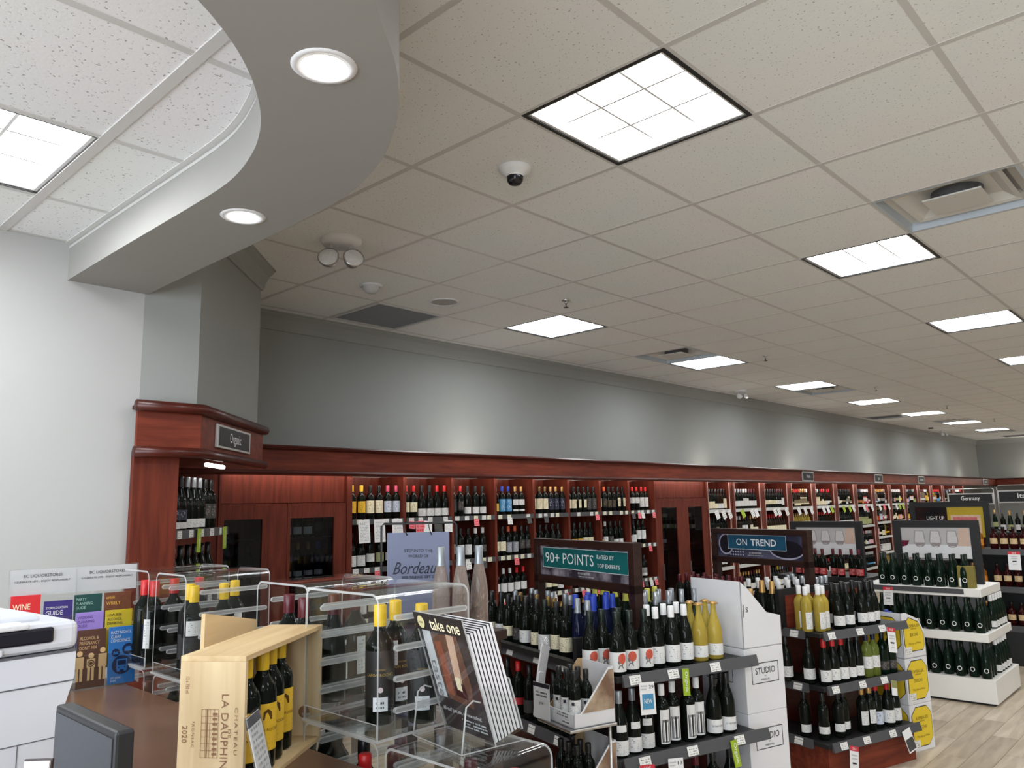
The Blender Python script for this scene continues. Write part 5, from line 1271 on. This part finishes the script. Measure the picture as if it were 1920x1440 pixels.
for k in range(8):
    t = thing('magazine', ['magazine with wine glass cover facing the counter in the acrylic holder'][0] if k == 0 else 'white magazine in the acrylic holder, %s behind the cover copy' % ORD[k-1], 'magazine', (0, 0, 0), group='magazines in the holder')
    t.matrix_world = Th @ Matrix.Translation((0, .0015+.0100*k, .004))
    pg = bx('page_block', t, mat('magazine_pages', (.80, .79, .82), .6, var=.06, scale=300), -.105, .105, .0012, .0094, 0, .268)
    bx('front_cover', t, M_cov if k == 0 else mat('dark_cover_edge', srgb(30, 28, 40), .4), -.106, .106, 0, .0012, 0, .27); 
    bx('spine_edge', t, MATS.get('dark_cover_edge') or mat('dark_cover_edge', srgb(30, 28, 40), .4), .104, .106, .0, .0018, 0, .27)
    if k == 0:
        st = bx('title_band', t, M_paper, -.10, -.062, -.001, 0, .085, .262)
        fit(st, 'taste', .1, .022, mat('grey_ink', (.25, .25, .27), .5), (-.081, -.0022, .135), (0, R(90), 0))
        mb = MB()
        mb.add([(-.05, -.0012, .085), (.055, -.0012, .075), (.07, -.0012, .14), (.06, -.0012, .262), (-.06, -.0012, .255), (-.062, -.0012, .15)], [tuple(range(6))], 0)
        mb.add([(-.045, -.0016, .15), (-.015, -.0016, .15), (-.02, -.0016, .24), (-.05, -.0016, .235)], [(0, 1, 2, 3)], 1)
        mb.add([(.0, -.0016, .13), (.03, -.0016, .128), (.045, -.0016, .26), (.012, -.0016, .262)], [(0, 1, 2, 3)], 2)
        mb.add([(-.01, -.002, .10), (.04, -.002, .095), (.038, -.002, .135), (-.012, -.002, .14)], [(0, 1, 2, 3)], 3)
        mb.add([(-.05, -.002, .10), (-.02, -.002, .095), (-.015, -.002, .15), (-.045, -.002, .155)], [(0, 1, 2, 3)], 1)
        mb.add([(.002, -.0022, .118), (.024, -.0022, .115), (.026, -.0022, .15), (.004, -.0022, .152)], [(0, 1, 2, 3)], 4)
        O('cover_picture', mb, t, mats=[mat('cover_brown', srgb(120, 82, 66), .35, var=.45, scale=40), mat('cover_rosewood', srgb(150, 84, 60), .35, var=.4, scale=60), mat('cover_peach', srgb(214, 176, 150), .35, var=.15, scale=40), mat('cover_wine', srgb(70, 30, 30), .35, var=.3), M_cream])
        fit(t, 'All out? Just ask, or view online!', .17, .014, M_inkw, (-.01, -.0018, .052)); bx('printed_lines', t, print_mat('cover_fine_print', srgb(58, 50, 50), (.7, .7, .7), 3, .45, 1., 0., .02), -.02, .09, -.0012, 0, .012, .038)

# wooden wine crate on its side
FW = Frame(.92, 1.69, 35.9)
cr = thing('wine_crate', 'pine wine crate on its side holding yellow label bottles', 'crate', (.92, 1.69, ZC), R(35.9))
CL2, CD, CH, bt = .47, .156, .308, .012
bx('top_board', cr, M_pine, 0, CL2, 0, CD, CH-bt, CH, b=.001); bx('bottom_board', cr, M_pine, 0, CL2, 0, CD, 0, bt, b=.001)
en = bx('end_board', cr, M_pinev, 0, bt, 0, CD, bt, CH-bt, b=.001)
e2 = bx('end_board', cr, M_pinev, CL2-bt, CL2, 0, CD, bt, CH-bt, b=.001)
bx('back_board', cr, M_pine, bt, CL2-bt, CD-.008, CD, bt, CH-bt)
O('knot', MB().lathe([(.0, 0), (.012, 0), (.016, .0003), (.0165, -.002)], 14, T=Matrix.Translation((CL2-bt-.0005, .045, .075)) @ Matrix.Rotation(R(-90), 4, 'Y')), e2, mats=M_knot)
def brand(s, u, v, ln, h, **k): fit(en, s, ln, h, M_brand, (-.0012, CD-u, CH-v), (0, R(90), R(-90)), name='branding', **k)
brand('LA DAUPHINE', .110, .168, .172, .0165, space=1.05); brand('CHATEAU', .137, .16, .1, .0075, space=1.3); brand('DE', .122, .165, .018, .006); brand('FRONSAC', .036, .168, .055, .006, space=1.2); brand('2020', .016, .168, .036, .012); brand('12 x 750 ml', .019, .063, .036, .0085)
mb = MB()
for k in range(8): mb.box(-.0014, -.001, CD-.095, CD-.055, CH-.115-.0145*k, CH-.1143-.0145*k)
for k in range(5): mb.box(-.0014, -.001, CD-.055-.01*k-.0006, CD-.055-.01*k, CH-.217, CH-.114)
for k in range(9): mb.box(-.0014, -.001, CD-.092, CD-.082, CH-.127-.0105*k, CH-.122-.0105*k)
mb.box(-.0014, -.001, CD-.07, CD-.068, CH-.217, CH-.114)
O('engraving', mb, en, mats=M_brand)
for k, (x, y) in enumerate(((.10, .047), (.19, .047), (.265, .06), (.345, .07))):
    wx, wy = FW.w(x, y)
    o = bottle('b dk yellow plain_yellow:48:165:80', wx, wy, ZC+bt+.001, -92, 'yellow label bottle, %s inside the pine crate' % ORD[k], 'yellow label bottles in the crate', seg=32, jit=6, s=.93)
    txt(o, 'LAFON ROCHET', .011, mat('brown_ink', srgb(90, 58, 16), .5), (0, 0, .1), wrap=.0396)
    O('crest', MB().add(arc_patch(.0396, [(-.013, .125), (.013, .125), (.011, .145), (0, .152), (-.011, .145)]), [tuple(range(5))]), o, mats=MATS['brown_ink'])
wx, wy = FW.w(.33, .19)
t = thing('crate_lid', 'loose pine lid leaning behind the wooden crate', 'lid', (wx, wy, ZC+.02), R(35.9))
O('board', MB().prism([(-.17, 0), (.16, -.018), (.16, .30), (-.13, .355)], 0, .01, axis='y', T=Matrix.Rotation(R(-3), 4, 'X')), t, mats=M_pine)
t = thing('price_card', 'slim grey price card standing in front of the crate', 'sign', (.945, 1.605, ZC), R(-45+90))
bx('sleeve', t, M_acr, -.047, .047, -.004, .004, 0, .205, rot=(R(-14), 0, 0)); cd = bx('card', t, M_sheet, -.045, .045, -.001, .001, .004, .20, rot=(R(-14), 0, 0)); bx('header', cd, mat('slate_header', (.12, .12, .13), .5), -.045, .045, -.002, .002, .18, .20)

# brochure rack
br = thing('brochure_rack', 'clear acrylic brochure rack against the left wall side of counter', 'rack', (.855, 3.245, ZC), R(-8.5))
W = .432
O('back_panel', MB().box(0, W, .066, .070, 0, .437, mis=[1, 1, 0, 1, 0, 1]), br, mats=[M_acr, M_acre])
for x in (0, W/2, W): O('divider', MB().prism([(-.03, 0), (.07, 0), (.07, .437), (.066, .437), (-.03, .12)], x-.0015, x+.0015, axis='x'), br, mats=M_acr)
for k, (y, z, h) in enumerate(((-.032, .0, .12), (-.004, .06, .14), (.022, .12, .14))): O('pocket_front', MB().box(0, W, y, y+.002, z, z+h, mis=[1, 1, 0, 1, 0, 1]), br, mats=[M_acr, M_acre])
O('header_insert', MB().box(.004, W-.004, .0635, .065, .34, .434), br, mats=mat('pale_grey_insert', (.55, .56, .56), .6))
for c in (W*.25, W*.75):
    fit(br, 'BC LIQUORSTORES', .125, .013, M_ink, (c, .062, .41)); fit(br, 'CELEBRATE LIFE... ENJOY RESPONSIBLY', .18, .0085, M_ink, (c, .062, .39))
Tb = Matrix.Translation((.855, 3.245, ZC)) @ Matrix.Rotation(R(-8.5), 4, 'Z')
BC = lambda n, c, **k: mat('brochure_'+n, srgb(*c), .35, **k)
m_w = M_inkw
bros = [
 ('brown brochure with pale figures in the front row', .268, 0, BC('brown', (92, 62, 52)), [('ALCOHOL &', .062, .012, .175), ('PREGNANCY', .066, .012, .158), ("DON'T MIX", .058, .012, .141)], mat('tan_ink', srgb(226, 190, 140), .5, var=0)),
 ('blue brochure with bus symbol in the front row', .372, 0, BC('blue', (52, 124, 200)), [('HAZY NIGHTS.', .07, .011, .185), ('CLEAR', .035, .011, .170), ('CONSCIENCE.', .068, .011, .155)], m_w),
 ('purple wedding guide brochure in the middle row', .262, 1, BC('purple', (160, 136, 214)), [('WEDDING', .05, .010, .187), ('PLANNING', .055, .010, .172), ('GUIDE', .032, .010, .157)], mat('violet_ink', srgb(82, 50, 130), .5, var=0)),
 ('yellow low risk drinking brochure in the middle row', .362, 1, BC('yellow', (206, 184, 50)), [('LOW-RISK', .05, .010, .187), ('ALCOHOL', .05, .010, .172), ('DRINKING', .052, .010, .157)], M_ink),
 ('dark green party planning brochure in the back row', .258, 2, BC('green', (30, 74, 70)), [('PARTY', .034, .010, .187), ('PLANNING', .055, .010, .172), ('GUIDE', .032, .010, .157)], mat('mint_ink', srgb(170, 214, 200), .5, var=0)),
 ('brown drink wisely brochure in the back row', .360, 2, BC('rust', (110, 66, 46), var=.4, scale=40), [('drink', .03, .012, .187), ('WISELY', .05, .012, .165)], mat('gold_text', srgb(226, 180, 70), .5, var=0)),
 ('red wine brochure in the left pocket', .055, 2, BC('red', (214, 46, 50)), [('WINE', .055, .02, .165)], mat('cream_text', srgb(250, 236, 200), .5, var=0)),
 ('dark violet store guide brochure in the left pocket', .160, 2, BC('violet', (60, 48, 120)), [('STORE LOCATION', .07, .008, .180), ('GUIDE', .055, .016, .162)], m_w),
 ('dark brochure low in the left pocket behind the printer', .160, 0, BC('dark', (34, 32, 44), var=.4, scale=30), [], m_w),
 ('grey brochure low in the far left pocket', .055, 0, BC('grey', (70, 66, 74), var=.3, scale=30), [], m_w)]
for lab, x, row, m_, lines, inkm in bros:
    t = thing('brochure', lab, 'brochure', group='brochures in the acrylic rack')
    y, z = ((-.026, .004), (.002, .064), (.028, .128))[row]
    dz = .012 if lab.startswith('red') else (-.015 if 'violet' in lab else 0)
    t.matrix_world = Tb @ Matrix.Translation((x, y, z+dz)) @ Matrix.Rotation(R(-4), 4, 'X')
    cv = bx('leaflet', t, m_, -.047, .047, 0, .008, 0, .205, b=.001)
    for s, w, h, zz in lines: fit(cv, s, w, h, inkm, (-.04+w/2, -.001, zz))
    if 'figures' in lab:
        mb = MB()
        for cx, s_ in ((-.038, 1), (0, .92), (.038, 1.05)):
            disc(mb, cx, .122*s_, .0095, .010, -.001)
            quad(mb, cx-.014, cx+.014, .07, .11*s_, -.001); quad(mb, cx-.011, cx-.002, .025, .07, -.001); quad(mb, cx+.002, cx+.011, .025, .07, -.001)
        O('figure_print', mb, cv, mats=inkm)
        mb = MB(); ring(mb, 0, .085, .012, .012, .003, -.002); disc(mb, 0, .085, .006, .006, -.002); O('symbol_print', mb, cv, mats=m_)
    if 'bus' in lab:
        mb = MB(); disc(mb, 0, .067, .034, .034, -.001); disc(mb, -.022, .112, .014, .014, -.001); disc(mb, .02, .122, .020, .020, -.001)
        sy = O('symbol_print', mb, cv, mats=mat('deep_blue_ink', srgb(16, 36, 78), .5, var=0))
        mb = MB(); quad(mb, -.018, .018, .05, .088, -.002, 0); quad(mb, -.014, .014, .066, .083, -.003, 1); disc(mb, -.012, .048, .005, .005, -.002); disc(mb, .012, .048, .005, .005, -.002); disc(mb, -.011, .058, .003, .003, -.003, 1, 8); disc(mb, .011, .058, .003, .003, -.003, 1, 8)
        quad(mb, .008, .032, .115, .124, -.002, 0); quad(mb, .012, .028, .124, .131, -.002, 0)
        mb.add([(-.032, -.002, .106), (-.012, -.002, .106), (-.018, -.002, .117), (-.022, -.002, .111), (-.026, -.002, .118)], [(0, 1, 2, 3, 4)], 0)
        O('icon_print', mb, sy, mats=[m_, mat('deep_blue_ink2', srgb(16, 36, 78), .5, var=0)])
        fit(cv, 'GET HOME', .035, .007, m_w, (-.02, -.001, .022)); fit(cv, 'SAFE', .02, .007, m_w, (-.028, -.001, .012))

# printer
pr = thing('printer', 'white office printer on the left of the counter', 'printer', (.708, 2.12, ZC), R(4))
pr.scale = (1, 1, .965)
def rr_box(x0, x1, y0, y1, z0, z1, r_, T=None):
    P = []
    for cx, cz, a0 in ((x1-r_, z0+r_, -90), (x1-r_, z1-r_, 0), (x0+r_, z1-r_, 90), (x0+r_, z0+r_, 180)):
        for k in range(6): a = R(a0+18*k); P.append((cx+r_*math.cos(a), cz+r_*math.sin(a)))
    return MB().prism(P, y0, y1, axis='y', smooth=True)
M_prt = mat('printer_shell', (.72, .74, .80), .35, var=.015)
O('body', MB().prism([(-.62, 0), (-.022, 0), (-.022, .16), (-.018, .19), (-.004, .24), (.0, .26), (.0, .315), (-.62, .315)], 0, .42, axis='y'), pr, mats=M_prt)
O('upper_deck', MB().cbox(-.62, .004, -.004, .42, .322, .392, .018, 0, 3), pr, mats=M_prt)
O('top_lid', MB().cbox(-.6, -.06, .06, .40, .386, .408, .010, 0, 3), pr, mats=M_prt)
O('output_slot', MB().cbox(-.6, -.055, -.012, .05, .345, .382, .006), pr, mats=mat('printer_black', (.012, .012, .02), .15))
O('slot_hood', MB().cbox(-.6, -.11, -.016, .10, .383, .396, .004), pr, mats=M_white)
O('front_flap', MB().cbox(-.6, -.16, -.009, .0, .326, .343, .004), pr, mats=M_prt)
M_seam = mat('printer_seam', (.12, .12, .14), .6, var=0)
O('seam', MB().box(-.62, .001, -.0015, .421, .3155, .3215), pr, mats=M_seam)
O('seam', MB().box(-.62, -.001, -.0015, .001, .245, .248), pr, mats=M_seam)
O('seam', MB().box(-.62, -.022, -.0015, .001, .118, .120), pr, mats=M_seam); O('seam', MB().box(-.115, -.1135, -.0015, .001, 0, .118), pr, mats=M_seam)
O('paper_edge', MB().box(-.55, -.2, -.006, .05, .3825, .3865), pr, mats=mat('lilac_paper', (.35, .35, .5), .5))

# monitor, seen from its left edge
mo = thing('monitor', 'dark grey monitor in the lower left foreground', 'monitor', (.505, 1.445, ZC))
O('casing', MB().cbox(0, .030, -.125, .15, .085, .297, .005), mo, mats=mat('monitor_black', (.018, .019, .021), .35))
O('screen', MB().box(-.0015, 0.001, -.116, .142, .095, .286), mo, mats=mat('screen_grey', (.045, .05, .058), .3, var=.08))
O('neck', MB().cbox(.034, .06, -.03, .03, .01, .2, .004), mo, mats=M_black); O('foot', MB().cbox(-.05, .13, -.1, .1, 0, .012, .004), mo, mats=M_black)
t = thing('card_stand', 'small tilted card stand at the lower left frame edge', 'sign', (.34, 1.17, ZC), R(-45))
bx('card', t, M_paper, -.02, .012, 0, .004, .18, .315, rot=(R(-6), 0, 0)); bx('easel_leg', t, M_acre, -.02, .02, .0, .006, 0, .2); bx('dark_edge', t, M_walnut, -.022, .014, .004, .008, .178, .317, rot=(R(-6), 0, 0))

# ------------------------------------------------------------------ Bordeaux display behind the cases
tb = thing('display_table', 'dark display table behind the acrylic cases', 'table', (2.05, 2.3, 0))
bx('table_top', tb, M_walnut, 0, .36, 0, .62, 1.31, 1.35, b=.004)
for x, y in ((.02, .02), (.29, .02), (.02, .55), (.29, .55)): bx('leg', tb, M_walnut, x, x+.05, y, y+.05, 0, 1.31)
bx('lower_shelf', tb, M_walnut, .03, .33, .03, .59, .6, .63)
sg = thing('bordeaux_sign', 'slate blue hanging release sign with script lettering', 'sign', (2.31, 2.745, 1.35), R(-43))
bd = bx('board', sg, mat('slate_blue_card', srgb(112, 118, 142), .55, var=.03), -.138, .138, -.003, .003, .02, .39)
O('stand', MB().tube([(-.165, .01, 0), (-.165, .01, .42), (-.155, .01, .43), (.16, .01, .43), (.17, .01, .42), (.17, .01, 0)], .005, 8), sg, mats=M_black)
O('stand_foot', MB().box(-.19, .19, -.04, .06, -.0, .006), sg, mats=M_black)
for x in (-.06, .05): O('hook', MB().tube([(x, .01, .435), (x-.004, -.004, .42), (x+.004, -.006, .39), (x+.01, -.004, .378)], .0025, 6), sg, mats=M_black)
fit(bd, 'STEP INTO THE', .125, .0135, M_ink, (.0, -.0045, .31)); fit(bd, 'WORLD OF', .09, .0135, M_ink, (.0, -.0045, .286))
fit(bd, 'Bordeaux', .225, .052, mat('navy_ink', srgb(20, 24, 46), .5, var=0), (-.0, -.0045, .235), shear=.45); fit(bd, '2020 RELEASE SEPT 23', .148, .0115, MATS['navy_ink'], (.0, -.0045, .195), bold=.02)
for k, (x, y) in enumerate(((2.19, 2.46), (2.245, 2.40), (2.335, 2.385))):
    bottle('f rs silver', x, y, 1.35, -130, 'silver foil topped clear bottle, %s in front of the slate blue sign' % ORD[k], 'silver foil bottles by the sign', seg=24)
far.done('far_wall_bottles', 'small wine bottles on far shelf bays and in inner rows', 'bottles')
